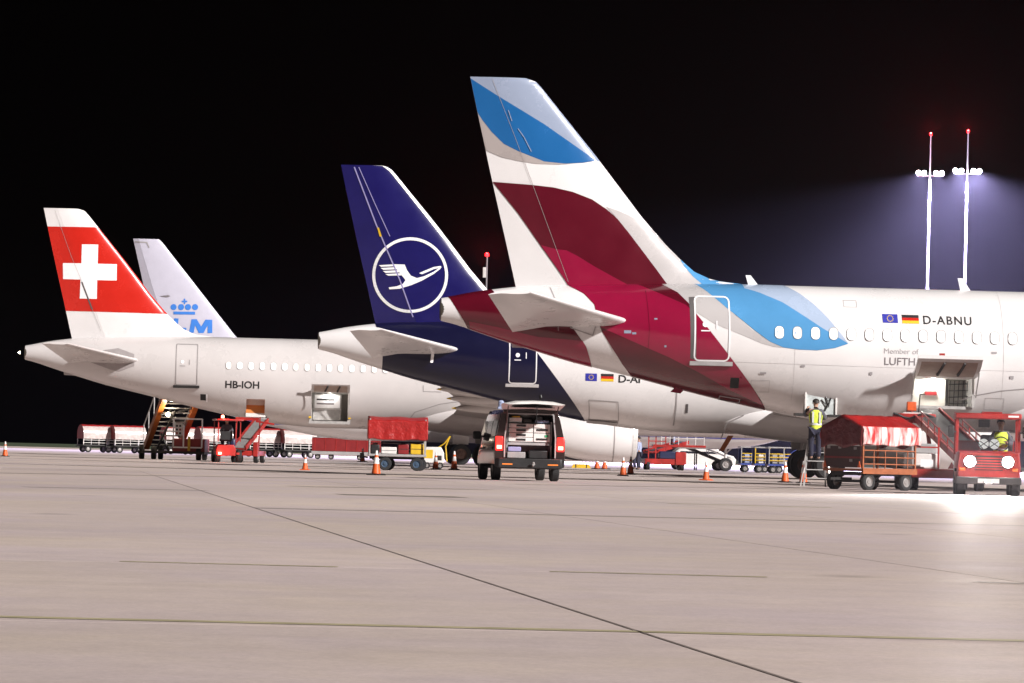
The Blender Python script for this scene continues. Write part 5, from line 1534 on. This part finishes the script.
# yellow and white unit behind it
gu = thing('ground_power_unit', 'small white and yellow trailer with hose behind the red tarp cart', 'generator', on_ground(433, 190), R(4))
gu.scale = (0.8, 0.8, 0.8)
MB().rings([[(x, y, z) for x, z in ((-0.55, 0.3), (0.55, 0.3), (0.55, 0.85), (0.38, 1.15), (-0.40, 1.15), (-0.55, 0.95))] for y in (-0.45, 0.45)]).build('housing', GWHITE, gu, bevel=0.04)
MB().box(-0.545, -0.05, -0.462, -0.445, 0.55, 1.0).build('yellow_panel', YELLOW, gu)
MB().box(0.1, 0.42, -0.462, -0.445, 0.45, 0.70).build('grille', DARKM, gu)
MB().tube([(0.2, -0.3, 1.1), (0.55, -0.4, 1.35), (0.85, -0.4, 1.75), (0.62, -0.4, 1.2), (0.70, -0.42, 0.4)], 0.035).build('hose', YELLOW, gu)
for x in (-0.35, 0.35):
    for y in (-0.42, 0.42):
        wheel(gu, (x, y, 0.17), 0.17, 0.12, (0, 1, 0), RIM, 16)

FAR_GLARE = M('painted_far_glare_curtain', (0.56, 0.48, 0.46), 0.3, var=0.35, scale=3, coat=0.4, bump=0.6, bscale=5)  # glare on the far carts' red tarp sides, put into a pale colour
# far row of round-topped carts behind the red-finned airliner
def far_cart(px, Y, rz, label, mat_side):
    t = thing('baggage_cart', label, 'baggage cart', on_ground(px, Y), rz, 'baggage carts')
    l = 1.22
    MB().box(-l, l, -0.75, 0.75, 0.50, 0.58).build('deck', DARKM, t)
    MB().bar((-l - 0.45, 0, 0.45), (l, 0, 0.45), 0.09).build('drawbar', DARKM, t)
    for x in (-0.8, 0.8):
        for y in (-0.62, 0.62):
            wheel(t, (x, y, 0.25), 0.25, 0.16, (0, 1, 0), RIM, 14)
    prof = [(-0.78 * math.cos(a), 1.35 + 0.72 * math.sin(a)) for a in [i * PI / 16 for i in range(17)]]
    prof = [(-0.80, 1.02)] + prof + [(0.80, 1.02)]
    o = MB().rings([[Vector((-l + 2 * l * i / 12, y + 0.015 * wob(i * 2.3, z * 7), z + 0.02 * wob(i * 1.7))) for y, z in prof] for i in range(13)], cap=False, closed=False)
    half = len(prof)
    c1 = MB().rings([[Vector((-l + 2 * l * i / 12, y + 0.015 * wob(i * 2.3, z * 7), z)) for y, z in prof[:7]] for i in range(13)], cap=False, closed=False)
    c1.build('cover_side', mat_side, t)
    c2 = MB().rings([[Vector((-l + 2 * l * i / 12, y, z + 0.015 * wob(i * 1.7))) for y, z in prof[6:]] for i in range(13)], cap=False, closed=False)
    c2.build('cover_roof', TARP, t)
    for xe in (-l, l):
        MB()._add([(xe, y * 0.99, z) for y, z in prof] , [tuple(range(half))]).build('cover_end', DKRED, t, sharp=0)
    for z in (0.72, 0.92):
        MB().cyl((-l, -0.74, z), (l, -0.74, z), 0.022, None, 6).build('side_rail', GWHITE, t)
    for i in range(5):
        MB().cyl((-l + i * l / 2, -0.74, 0.58), (-l + i * l / 2, -0.74, 1.02), 0.022, None, 6).build('rail_upright', GWHITE, t)
    for x, y in ((-l + 0.03, 0.72), (l - 0.03, 0.72), (-l + 0.03, -0.72), (l - 0.03, -0.72)):
        MB().bar((x, y, 0.58), (x, y, 1.4), 0.05).build('post', STEEL, t)
    return t
for px, Y, rz, lab in ((95.5, 335, R(24), 'round-topped red cart with glare-painted side at the open end of the far row'),
                       (127, 335, R(24), 'round-topped red cart with glare-painted side touching the orange stairs, second in the row'),
                       (178, 335, R(24), 'round-topped red cart with glare-painted side behind the white frame of the stairs'),
                       (213, 322, R(24), 'round-topped cart with red end between the stairs and the red tractor'),
                       (262, 322, R(24), 'round-topped red cart with glare-painted side behind the small belt conveyor'),
                       (297, 322, R(22), 'round-topped red cart with glare-painted side next to the long red trailer')):
    far_cart(px, Y, rz, lab, FAR_GLARE)
# long low red trailer
tr = thing('cargo_trailer', 'long low dark red panelled trailer beyond the red tarp cart', 'trailer', on_ground(346, 300), R(2))
MB().box(-2.3, 2.3, -0.7, 0.7, 0.55, 1.45).build('side_body', DKRED, tr, bevel=0.02)
MB().box(-2.32, 2.32, -0.74, 0.74, 0.34, 0.54).build('sill', GGREY, tr)
MB().box(-2.32, 2.32, -0.72, 0.72, 1.452, 1.51).build('top_rail', GGREY, tr)
for i in range(7):
    x = -2.1 + i * 0.7
    MB().box(x - 0.02, x + 0.02, -0.725, -0.70, 0.56, 1.44).build('panel_rib', GSERED, tr)
for x in (-1.9, -1.0, 0.9, 1.9):
    wheel(tr, (x, -0.55, 0.2), 0.2, 0.15, (0, 1, 0), RIM, 14)
    wheel(tr, (x, 0.55, 0.2), 0.2, 0.15, (0, 1, 0), RIM, 14)

# ------------------------------------------------------------------ passenger stairs on the far side of the red-finned airliner
sy = 222.0
ss = thing('passenger_stairs', 'mobile passenger stairs with orange stringers under the red-finned airliner', 'airstairs', on_ground(172, sy), 0)
def strg(x0, name, mat, parent):
    return MB().bar((x0, 2.6, 0.62), (x0 + 1.45, -3.0, 3.55), 0.26, 0.34).build(name, mat, parent)
strg(-1.50, 'stringer', ORANGE, ss)
strg(0.15, 'stringer', ORANGE, ss)
for i in range(13):
    u = (i + 0.5) / 13
    x = -1.37 + 1.45 * u; y = 2.6 - 5.6 * u; z = 0.62 + 2.93 * u
    MB().box(x, x + 1.40, y - 0.16, y + 0.16, z - 0.03, z + 0.03).build('step', STEEL, ss)
for x0 in (-1.66, 0.31):
    MB().cyl((x0, 2.6, 1.65), (x0 + 1.45, -3.0, 4.55), 0.03, None, 8).build('handrail', ALU, ss)
    for u in (0.02, 0.25, 0.5, 0.75, 0.98):
        a_ = Vector((x0, 2.6, 0.7)).lerp(Vector((x0 + 1.45, -3.0, 3.6)), u)
        MB().cyl(a_, a_ + Vector((0, 0, 0.97)), 0.025, None, 8).build('baluster', ALU, ss)
MB().box(0.15, 1.75, -2.2, 1.2, 0.35, 1.05).build('engine_cover', DKRED, ss, bevel=0.04)
MB().box(-1.5, 1.75, -2.4, 2.8, 0.30, 0.42).build('chassis', DARKM, ss)
for x, y in ((-1.35, -1.9), (1.45, -2.0), (-0.75, 2.3), (1.45, 2.3), (-0.75, -2.0)):
    wheel(ss, (x, y, 0.33), 0.33, 0.24, (1, 0, 0), DARKM, 18)
fr_ = MB()
for a_, b_ in (((0.22, 0.62), (0.22, 2.02)), ((1.62, 0.62), (1.62, 2.02)), ((0.22, 2.02), (1.62, 2.02)), ((0.22, 0.62), (1.62, 0.62)), ((0.72, 0.62), (0.72, 1.7))):
    fr_.bar((a_[0], -2.45, a_[1]), (b_[0], -2.45, b_[1]), 0.07)
fr_.build('white_frame', PURE, ss)
MB().box(0.30, 0.66, -2.52, -2.42, 1.20, 1.80).build('control_cabinet', GWHITE, ss, bevel=0.01)
for k_ in range(6):
    MB().box(0.34 + 0.16 * (k_ % 2), 0.44 + 0.16 * (k_ % 2), -2.545, -2.52, 1.26 + 0.18 * (k_ // 2), 1.36 + 0.18 * (k_ // 2)).build('switch', BLACKP if k_ % 3 else GSERED, ss)
MB().box(0.94, 1.06, -2.55, -2.45, 0.45, 1.15).build('yellow_lever', YELLOW, ss)
brc = MB()
for a_, b_ in (((-0.9, 1.0, 0.4), (0.2, -1.5, 2.4)), ((-0.2, 0.5, 0.4), (-0.6, 0.2, 1.3)), ((0.4, -1.0, 1.1), (-0.1, -1.2, 2.5)), ((-0.5, -1.3, 2.2), (0.9, -1.3, 2.5)), ((-0.3, -0.4, 1.9), (0.6, -0.4, 1.9))):
    brc.bar(a_, b_, 0.08)
brc.build('brace', DARKM, ss)
MB().lathe([(0.09, 0), (0.11, 0.05), (0.05, 0.09)], (-0.14, -1.45, 2.22), (0, -1, 0), 14).build('work_lamp', L_WARM, ss)
light_point('work_light', (-0.14, -1.75, 2.2), 45, (1, 0.86, 0.65), 0.06, ss)

# ------------------------------------------------------------------ red baggage tractor and small belt conveyor under the tail of the red-finned airliner
tg_ = thing('baggage_tractor', 'small red tractor with canopy under the red-finned airliner', 'tractor', on_ground(226.5, 203), R(10))
MB().rings([[(x, y, z) for x, z in ((-0.58, 0.30), (0.30, 0.30), (0.30, 0.60), (0.22, 0.80), (-0.54, 0.80), (-0.60, 0.60))] for y in (-1.0, -0.15)]).build('rear_body', GSERED, tg_, bevel=0.04)
MB().box(-0.56, 0.56, -0.15, 1.25, 0.30, 0.62).build('bonnet', DARKM, tg_, bevel=0.04)
MB().box(-0.35, 0.2, -0.35, 0.1, 0.95, 1.08).box(-0.35, 0.2, -0.42, -0.33, 1.0, 1.42).build('seat', BLACKP, tg_, bevel=0.03)
for x in (-0.50, 0.50):
    for y in (-0.85, 0.85):
        MB().bar((x, y, 0.62 if y > 0 else 0.95), (x, y, 1.86), 0.05).build('canopy_post', GSERED, tg_)
MB().box(-0.60, 0.62, -1.0, 0.95, 1.88, 1.96).build('canopy', GSERED, tg_, bevel=0.03)
MB().lathe([(0.07, 0), (0.07, 0.11), (0.03, 0.14)], (-0.30, -0.7, 2.0), (0, 0, 1), 12).build('beacon', L_TAILC, tg_)
light_point('beacon_light', (-0.30, -1.0, 2.15), 25, (1, 0.12, 0.08), 0.05, tg_)
for x in (-0.42, 0.40):
    tl = MB().box(x - 0.07, x + 0.07, -1.03, -0.99, 0.36, 0.46).build('tail_light', L_TAILC if x < 0 else GSERED, tg_)
light_point('tail_glow', (-0.42, -1.2, 0.41), 12, (1, 0.15, 0.08), 0.05, tg_)
for x in (-0.48, 0.48):
    for y in (-0.62, 0.85):
        wheel(tg_, (x, y, 0.30), 0.30, 0.22, (1, 0, 0), RIM, 18)
person('driver in dark jacket seated in the small red canopy tractor', on_ground(226.5, 203) + Vector((-0.02, 0.0, 0.22)), R(10), GREYC, NAVYC, None, 'drive', cap=BLACKP)
bl = thing('belt_loader', 'small red belt conveyor rising to the orange-lined hatch', 'belt loader', on_ground(248, 205.5), R(-4))
def belt(parent, a, b, w, mat, railmat, belt_off=0.06):
    a, b = Vector(a), Vector(b)
    MB().bar(a, b, w, 0.09).build('conveyor_frame', railmat, parent)
    d = (b - a).normalized()
    up = d.cross(Vector((0, 0, 1))).cross(d).normalized()
    if up.z < 0: up = -up
    MB().bar(a + up * belt_off, b + up * belt_off, w * 0.82, 0.03).build('conveyor_belt', mat, parent)
    sd = d.cross(up).normalized()
    for s_ in (-1, 1):
        MB().bar(a + sd * s_ * w / 2 + up * 0.04, b + sd * s_ * w / 2 + up * 0.04, 0.06, 0.20).build('side_beam', railmat, parent)
    return d, up, sd
belt(bl, (-0.18, -1.9, 0.62), (0.34, 1.9, 1.95), 0.62, M('grey_belt', (0.24, 0.235, 0.23), 0.6, var=0.25, scale=4), GSERED)
belt_d = MB().box(-0.62, 0.62, -1.6, 1.5, 0.32, 0.55).build('chassis', GSERED, bl, bevel=0.03)
MB().box(-0.64, -0.38, -1.75, -0.6, 0.55, 1.10).build('engine_box', M('dark_blue_box', (0.02, 0.025, 0.07), 0.4), bl, bevel=0.08)
MB().box(0.42, 0.64, -1.64, -1.3, 0.30, 0.95).build('red_corner_panel', GSERED, bl, bevel=0.02)
for x in (-0.5, 0.52):
    for y in (-1.2, 1.1):
        wheel(bl, (x, y, 0.29), 0.29, 0.2, (1, 0, 0), RIM, 18)
for x, zt2 in ((-0.45, 2.0), (0.62, 2.1)):
    MB().bar((x, -1.2, 0.55), (x + 0.05, -1.3, zt2), 0.06).build('support_post', GSERED, bl)
MB().bar((-0.45, -1.3, 2.0), (0.62, -1.3, 2.0), 0.06, 0.14).build('cross_beam', GSERED, bl)
MB().bar((0.5, -1.5, 1.9), (1.35, -1.5, 1.78), 0.05, 0.08).build('handrail', GSERED, bl)

# ------------------------------------------------------------------ belt loader at the hold door of the nearest airliner
eb = thing('belt_loader', 'large red belt loader standing at the raised hold door', 'belt loader', on_ground(930, 127.0), 0)
xh = at(927, 405, 130).x - eb.location.x
a_ = Vector((0.95, -3.6, 0.75)); b_ = Vector((xh - 0.05, 3.6, 2.25))
dv, up_, sd_ = belt(eb, a_, b_, 0.95, BELT, GSERED, 0.07)
for s_ in (-1, 1):
    for k_ in range(6):
        c_ = a_.lerp(b_, 0.10 + 0.12 * k_) + sd_ * s_ * 0.50
        MB().cyl(c_, c_ + Vector((0, 0, 0.40)), 0.018, None, 8).build('rail_post', GSERED, eb)
    p0_ = a_.lerp(b_, 0.10) + sd_ * s_ * 0.50 + Vector((0, 0, 0.40)); p1_ = a_.lerp(b_, 0.72) + sd_ * s_ * 0.50 + Vector((0, 0, 0.40))
    MB().cyl(p0_, p1_, 0.025, None, 8).build('handrail', GSERED, eb)
    q_ = Vector((0, 0, 0.18))
    MB().cyl(p0_ - q_, p1_ - q_, 0.02, None, 8).build('handrail', GSERED, eb)
# bumper head and orange lamp box
hx, hy, hz_ = b_.x - 0.36, b_.y - 1.1, 2.06
hb_ = MB().rings([[(hx + x, hy + y, hz_ + z) for y, z in ((-0.12, -0.16), (0.12, -0.16), (0.12, 0.12), (-0.12, 0.12))] for x in (-0.62, 0.62)])
hbo = hb_.build('bumper_head', GSERED, eb, bevel=0.03)
MB().tube([(hx - 0.62 + 0.155 * i, hy - 0.14, hz_ + 0.05 + 0.07 * math.cos(i * 1.1)) for i in range(9)], 0.03).build('rubber_bumper', BLACKP, hbo)
MB().box(hx - 0.22, hx + 0.05, hy - 0.1, hy + 0.12, hz_ + 0.20, hz_ + 0.46).build('orange_lamp_box', CONEO, hbo, bevel=0.02)
MB().cyl((hx + 0.12, hy, hz_ + 0.1), (hx + 0.16, hy, hz_ + 0.68), 0.02, None, 8).bar((hx + 0.16, hy, hz_ + 0.68), (hx + 0.30, hy, hz_ + 0.68), 0.03).build('lever', DARKM, hbo)
MB().bar((hx - 0.32, hy, hz_ + 0.13), (hx + 0.5, hy, hz_ + 0.13), 0.10, 0.05).build('white_rail', GWHITE, hbo)
# chassis
MB().box(-0.85, 1.25, -3.4, 2.6, 0.35, 0.60).build('chassis', GSERED, eb, bevel=0.03)
MB().box(-0.82, -0.05, -3.2, -0.6, 0.60, 1.02).build('engine_box', GWHITE, eb, bevel=0.03)
MB().box(-0.80, -0.08, -2.6, -1.2, 1.03, 1.30).build('upper_cover', GGREY, eb, bevel=0.03)
MB().box(-0.60, -0.25, -3.43, -3.39, 0.66, 0.86).build('white_placard', PURE, eb)
MB().prism([(0, 0), (0.22, 0), (0.11, 0.19)], (0.15, -3.43, 0.62), (1, 0, 0), (0, 0, 1), (0, 0.02, 0)).build('warning_triangle', GSERED, eb)
for x in (-0.72, 1.1):
    for y in (-2.7, 1.8):
        wheel(eb, (x, y, 0.33), 0.33, 0.24, (1, 0, 0), DARKM, 22)
for x in (-0.75, -0.1):
    MB().bar((x, -3.3, 0.60), (x, -3.3, 1.75), 0.05).build('cab_post', GSERED, eb)
MB().bar((-0.75, -3.3, 1.2), (-0.1, -3.3, 1.2), 0.04).build('cab_rail', GSERED, eb)
MB().bar((0.2, 1.6, 0.6), (b_.x, b_.y - 0.9, 2.1), 0.10).build('lift_arm', GSERED, eb)
MB().bar((0.9, 0.5, 0.6), (b_.x + 0.35, b_.y - 1.6, 1.95), 0.10).build('lift_arm', GSERED, eb)

# ------------------------------------------------------------------ baggage tractor with lit headlamps, facing the camera
TY = 110.5
tp = on_ground(986, TY)
tt = thing('baggage_tractor', 'red baggage tractor with both headlamps lit and a driver in its cab', 'tractor', tp, R(-4))
# front is at -y
fb = MB().rings([[(x, y, z) for x, z in ((-0.76, 0.36), (0.76, 0.36), (0.78, 0.70), (0.74, 1.06), (-0.74, 1.06), (-0.78, 0.70))] for y in (-1.35, -1.28)] )
MB().rings([[(x * w_, y, z0 + (z - 0.36) * k_) for x, z in ((-0.76, 0.36), (0.76, 0.36), (0.78, 0.72), (0.74, 1.08), (-0.74, 1.08), (-0.78, 0.72))]
            for y, w_, z0, k_ in ((-1.40, 0.95, 0.40, 0.88), (-1.30, 1.0, 0.36, 1.0), (0.2, 1.0, 0.36, 1.0), (1.3, 1.0, 0.36, 0.9))]).build('body', GSERED, tt, sharp=30)
MB().box(-0.80, 0.80, -1.46, -1.38, 0.28, 0.46).build('front_bumper', DARKM, tt, bevel=0.02)
MB().box(-0.34, 0.34, -1.412, -1.39, 0.62, 0.98).build('grille', DARKM, tt)
for i in range(5):
    MB().box(-0.33, 0.33, -1.425, -1.41, 0.645 + i * 0.065, 0.675 + i * 0.065).build('grille_slat', GSERED, tt)
for x in (-0.46, 0.46):
    hl_ = MB().lathe([(0.165, 0.04), (0.165, -0.03), (0.145, -0.04)], (x, -1.41, 0.83), (0, 1, 0), 20).build('headlamp', BLACKP, tt)
    MB().lathe([(0.150, 0), (0.120, -0.03), (0.01, -0.05)], (x, -1.43, 0.83), (0, 1, 0), 20).build('headlamp_lens', L_WHITE, hl_)
    light_spot('headlamp_beam', (x, -1.52, 0.83), (x - 0.75, -20, 0.62), 12000 if x < 0 else 6500, 60, 1.0, (1, 0.94, 0.90), 0.07, tt)
MB().box(-0.26, 0.26, -1.472, -1.458, 0.31, 0.42).build('number_plate', GWHITE, tt)
for x in (-0.64, 0.64):
    MB().box(x - 0.07, x + 0.07, -1.425, -1.395, 0.60, 0.68).build('indicator', CONEO, tt, bevel=0.01)
    MB().bar((x * 1.22, -0.55, 1.55), (x * 1.42, -0.62, 1.58), 0.025).build('mirror_arm', BLACKP, tt)
    MB().box(x * 1.42 - 0.07, x * 1.42 + 0.07, -0.68, -0.62, 1.42, 1.70).build('side_mirror', BLACKP, tt, bevel=0.02)
    MB().box(x * 1.20 - 0.05, x * 1.20 + 0.05, -1.30, -0.58, 0.58, 0.66).build('mudguard', DARKM, tt, bevel=0.02)
MB().bar((-0.1, -0.56, 1.12), (-0.42, -0.565, 1.50), 0.02).build('wiper', BLACKP, tt)
MB().tube([(-0.1, -1.47, 0.36), (-0.06, -1.60, 0.30), (0.06, -1.60, 0.30), (0.1, -1.47, 0.36)], 0.02).build('tow_hook', STEEL, tt)
MB().box(-0.79, 0.79, -1.36, 1.25, 0.30, 0.37).build('skirt', DARKM, tt)
# cab frame
for x in (-0.76, 0.76):
    MB().bar((x, -0.55, 1.05), (x * 0.99, -0.50, 1.90), 0.07).build('cab_post', GSERED, tt)
    MB().bar((x, 0.85, 1.0), (x * 0.99, 0.85, 1.90), 0.07).build('cab_post', GSERED, tt)
MB().box(-0.81, 0.81, -0.62, 0.95, 1.88, 2.02).build('cab_roof', GSERED, tt, bevel=0.03)
MB().box(-0.16, 0.34, -0.4, 0.2, 2.021, 2.06).build('roof_hatch', GSERED, tt, bevel=0.01)
MB().box(0.48, 0.74, -0.628, -0.62, 1.93, 1.975).build('roof_lettering', PURE, tt)
MB().box(-0.74, 0.74, -0.56, -0.52, 1.05, 1.10).build('windscreen_rail', GSERED, tt)
GLASS = bpy.data.materials.new('windscreen_glass'); GLASS.use_nodes = True
gb = GLASS.node_tree.nodes['Principled BSDF']
gb.inputs['Transmission Weight'].default_value = 1.0; gb.inputs['Roughness'].default_value = 0.03; gb.inputs['IOR'].default_value = 1.1; gb.inputs['Base Color'].default_value = (0.9, 0.92, 0.92, 1)
MB().box(-0.72, 0.72, -0.545, -0.537, 1.10, 1.88).build('windscreen', GLASS, tt)
stw = MB()
for i in range(20):
    a0, a1 = 2 * PI * i / 20, 2 * PI * (i + 1) / 20
    stw.cyl((0.33 + 0.19 * math.cos(a0), -0.25 + 0.06 * math.sin(a0), 1.28 + 0.17 * math.sin(a0)), (0.33 + 0.19 * math.cos(a1), -0.25 + 0.06 * math.sin(a1), 1.28 + 0.17 * math.sin(a1)), 0.016, None, 6)
stw.bar((0.15, -0.25, 1.28), (0.51, -0.25, 1.28), 0.025).build('steering_wheel', BLACKP, tt)
for k_, x in enumerate((-0.10, 0.16)):
    MB().lathe([(0.02, 0.03), (0.11, 0.02), (0.125, 0.0), (0.02, -0.02)], (x, -0.46, 1.27), (0, 1, 0), 22).build('cab_disc', M('glowing_disc_white', (0.8, 0.8, 0.8), 0.3, emit=0.35, ec=(1, 0.97, 0.93)), tt)  # white round discs given a faint glow of their own
    MB().bar((x - 0.10, -0.49, 1.20), (x + 0.10, -0.49, 1.34), 0.018).bar((x - 0.10, -0.49, 1.34), (x + 0.10, -0.49, 1.20), 0.018).build('disc_cross', BLACKP, tt)
MB().box(-0.15, 0.65, 0.45, 0.60, 0.95, 1.50).build('seat_back', BLACKP, tt, bevel=0.05)
MB().box(-0.70, 0.70, 0.83, 0.87, 1.0, 1.35).build('rear_panel', GSERED, tt)
MB().box(-0.22, 0.06, 0.0, 0.30, 1.68, 1.87).build('overhead_console', DARKM, tt, bevel=0.02)
for x in (-0.66, 0.66):
    for y in (-0.95, 0.95):
        wheel(tt, (x, y, 0.31), 0.31, 0.24, (1, 0, 0), RIM, 24)
person('driver in yellow vest seated in the tractor with lit headlamps', tp + Matrix.Rotation(R(-4), 3, 'Z') @ Vector((0.34, 0.30, 0.10)), R(176), GREYC, NAVYC, VESTY, 'drive')

# ------------------------------------------------------------------ loading gear and people beyond the navy-tailed airliner
lo = thing('belt_loader', 'red belt loader beyond the navy-tailed airliner, parked beside the engine', 'belt loader', on_ground(664, 250), R(3))
MB().box(-1.15, 1.15, -0.8, 1.6, 0.30, 0.62).build('chassis', GSERED, lo, bevel=0.03)
MB().box(-0.35, 0.75, -0.82, 0.4, 0.62, 1.05).build('engine_box', M('dark_blue_box', (0.02, 0.025, 0.07)), lo, bevel=0.06)
MB().box(0.55, 1.15, -0.85, -0.3, 0.30, 1.02).build('corner_panel', GSERED, lo, bevel=0.03)
belt(lo, (-0.9, -0.4, 0.95), (1.3, 2.8, 1.55), 0.7, BELT, GSERED)
MB().box(-0.55, 2.4, 0.9, 2.2, 1.30, 1.42).build('platform', GSERED, lo)
for x in (-0.95, -0.55, 0.0):
    MB().bar((x, -0.7, 0.62), (x, -0.7, 1.90), 0.06).build('frame_post', GSERED, lo)
for z in (1.0, 1.3, 1.6):
    MB().bar((-0.95, -0.7, z), (0.0, -0.7, z), 0.05).build('frame_rung', GSERED, lo)
MB().box(-1.3, -0.2, -0.9, 0.6, 1.92, 2.02).build('canopy', GSERED, lo, bevel=0.02)
for x in (-0.95, 0.95):
    for y in (-0.55, 1.2):
        wheel(lo, (x, y, 0.29), 0.29, 0.2, (1, 0, 0), RIM, 18)
for i in range(6):
    x = -0.1 + i * 0.48
    MB().cyl((x, 0.95, 1.42), (x, 0.95, 2.25), 0.02, None, 6).build('guard_post', GWHITE, lo)
for z in (1.8, 2.25):
    MB().cyl((-0.1, 0.95, z), (2.3, 0.95, z), 0.02, None, 6).build('guard_rail', GWHITE, lo)
pbase = on_ground(664, 250)
person('worker in pale blue on the raised platform of a red loader', pbase + Matrix.Rotation(R(3), 3, 'Z') @ Vector((0.55, 1.5, 1.425)), R(-40), BLUEC, BLUEC, None, 'reach')
person('worker in pale jacket standing beside the engine inlet', on_ground(638.5, 240), R(70), BLUEC, NAVYC, None)
person('worker in dark clothes right behind the one at the inlet', on_ground(634.5, 244), R(80), NAVYC, NAVYC, None)
# white car
cr_ = thing('parked_car', 'white car parked far off beside the red loader', 'car', on_ground(699, 268), R(6))
prof = [(-1.9, 0.30), (-2.05, 0.45), (-2.05, 0.75), (-1.75, 0.92), (-1.15, 1.38), (-0.7, 1.50), (0.45, 1.50), (0.95, 1.30), (1.40, 1.00), (1.95, 0.86), (2.1, 0.65), (2.05, 0.35), (1.9, 0.28)]
MB().rings([[(x * k_, y, 0.28 + (z - 0.28) * kz) for x, z in prof] for y, k_, kz in ((-0.86, 0.97, 0.93), (-0.80, 1.0, 1.0), (0.80, 1.0, 1.0), (0.86, 0.97, 0.93))]).build('body', GWHITE, cr_, sharp=30)
for x0, x1, xa, xb in ((-1.05, -0.2, -1.35, -0.2), (-0.1, 0.75, -0.1, 1.1)):
    MB()._add([(xa, -0.875, 0.98), (xb, -0.875, 0.98), (x1, -0.83, 1.36), (x0, -0.83, 1.36)], [(0, 1, 2, 3)]).build('side_window', GLASSD, cr_, sharp=0)
for x in (-1.3, 1.3):
    for y in (-0.78, 0.78):
        wheel(cr_, (x, y, 0.31), 0.31, 0.2, (0, 1, 0), RIM, 20)
MB().box(-2.07, -2.03, -0.7, -0.45, 0.60, 0.76).build('tail_light', GSERED, cr_)
# dark boarding ramp, blue carts
rp_ = thing('boarding_ramp', 'dark grey towed ramp beside the far nose wheel', 'ramp', on_ground(714, 262), R(4))
MB().bar((-1.7, 0, 1.35), (0.9, 0, 0.35), 0.9, 0.16).build('ramp_deck', DARKM, rp_)
for y in (-0.48, 0.48):
    MB().bar((-1.7, y, 1.75), (0.9, y, 0.75), 0.05).build('ramp_rail', STEEL, rp_)
    for u in (0.1, 0.5, 0.9):
        x = -1.7 + 2.6 * u; z = 1.35 - 1.0 * u
        MB().bar((x, y, z), (x, y, z + 0.42), 0.04).build('rail_post', STEEL, rp_)
    wheel(rp_, (0.2, y, 0.3), 0.3, 0.18, (0, 1, 0), RIM, 16)
    MB().bar((-1.1, y, 0.0), (-1.1, y, 1.1), 0.07).build('support_leg', DARKM, rp_)
def blue_cart(px, Y, lab, n):
    t = thing('baggage_cart', lab, 'baggage cart', on_ground(px, Y), R(4), 'baggage carts')
    MB().box(-0.85, 0.85, -0.7, 0.7, 0.40, 0.50).build('deck', BLUEG, t)
    MB().box(-0.82, 0.82, 0.55, 0.68, 0.50, 1.30).build('back_panel', BLUEG, t)
    MB().box(-0.86, 0.86, -0.72, 0.72, 1.36, 1.42).build('roof', GGREY, t)
    for x in (-0.8, 0.0, 0.8):
        MB().bar((x, -0.66, 0.50), (x, -0.66, 1.36), 0.05).build('post', YELLOW if n % 2 else GGREY, t)
    for z in (0.68, 0.86, 1.04):
        MB().bar((-0.8, -0.66, z), (0.8, -0.66, z), 0.045).build('guard_rail', YELLOW, t)
    for x in (-0.55, 0.55):
        for y in (-0.55, 0.55):
            wheel(t, (x, y, 0.2), 0.2, 0.14, (0, 1, 0), RIM, 14)
    return t
bc_ = ((754, 250, 'blue cart with yellow rails standing closest to the far nose wheel'), (768, 246, 'blue cart with yellow rails, middle one of three'), (782, 242, 'blue cart with yellow rails half behind the big wheel'))
for i, (px, Y, lab) in enumerate(bc_):
    blue_cart(px, Y, lab, i)
    q_ = on_ground(px, Y)
    case('suitcase', ('lilac case in the blue cart closest to the nose wheel', 'white case in the middle blue cart', 'grey case in the blue cart behind the big wheel')[i], q_, R(4), -0.6, 0.1, -0.4, 0.3, 0.50, 1.0, (BLUEC, GWHITE, GGREY)[i])
# wheel chock
ck = thing('wheel_chock', 'yellow block lying on the concrete under the engine', 'wheel chock', on_ground(581, 250), R(3))
MB().prism([(-0.55, 0), (0.55, 0), (0.42, 0.22), (-0.42, 0.22)], (0, -0.12, 0.0), (1, 0, 0), (0, 0, 1), (0, 0.24, 0)).build('block', YELLOW, ck)
for x in (-0.3, 0.3):
    MB().box(x - 0.03, x + 0.03, -0.125, 0.125, 0.01, 0.225).build('stripe', BLACKP, ck)
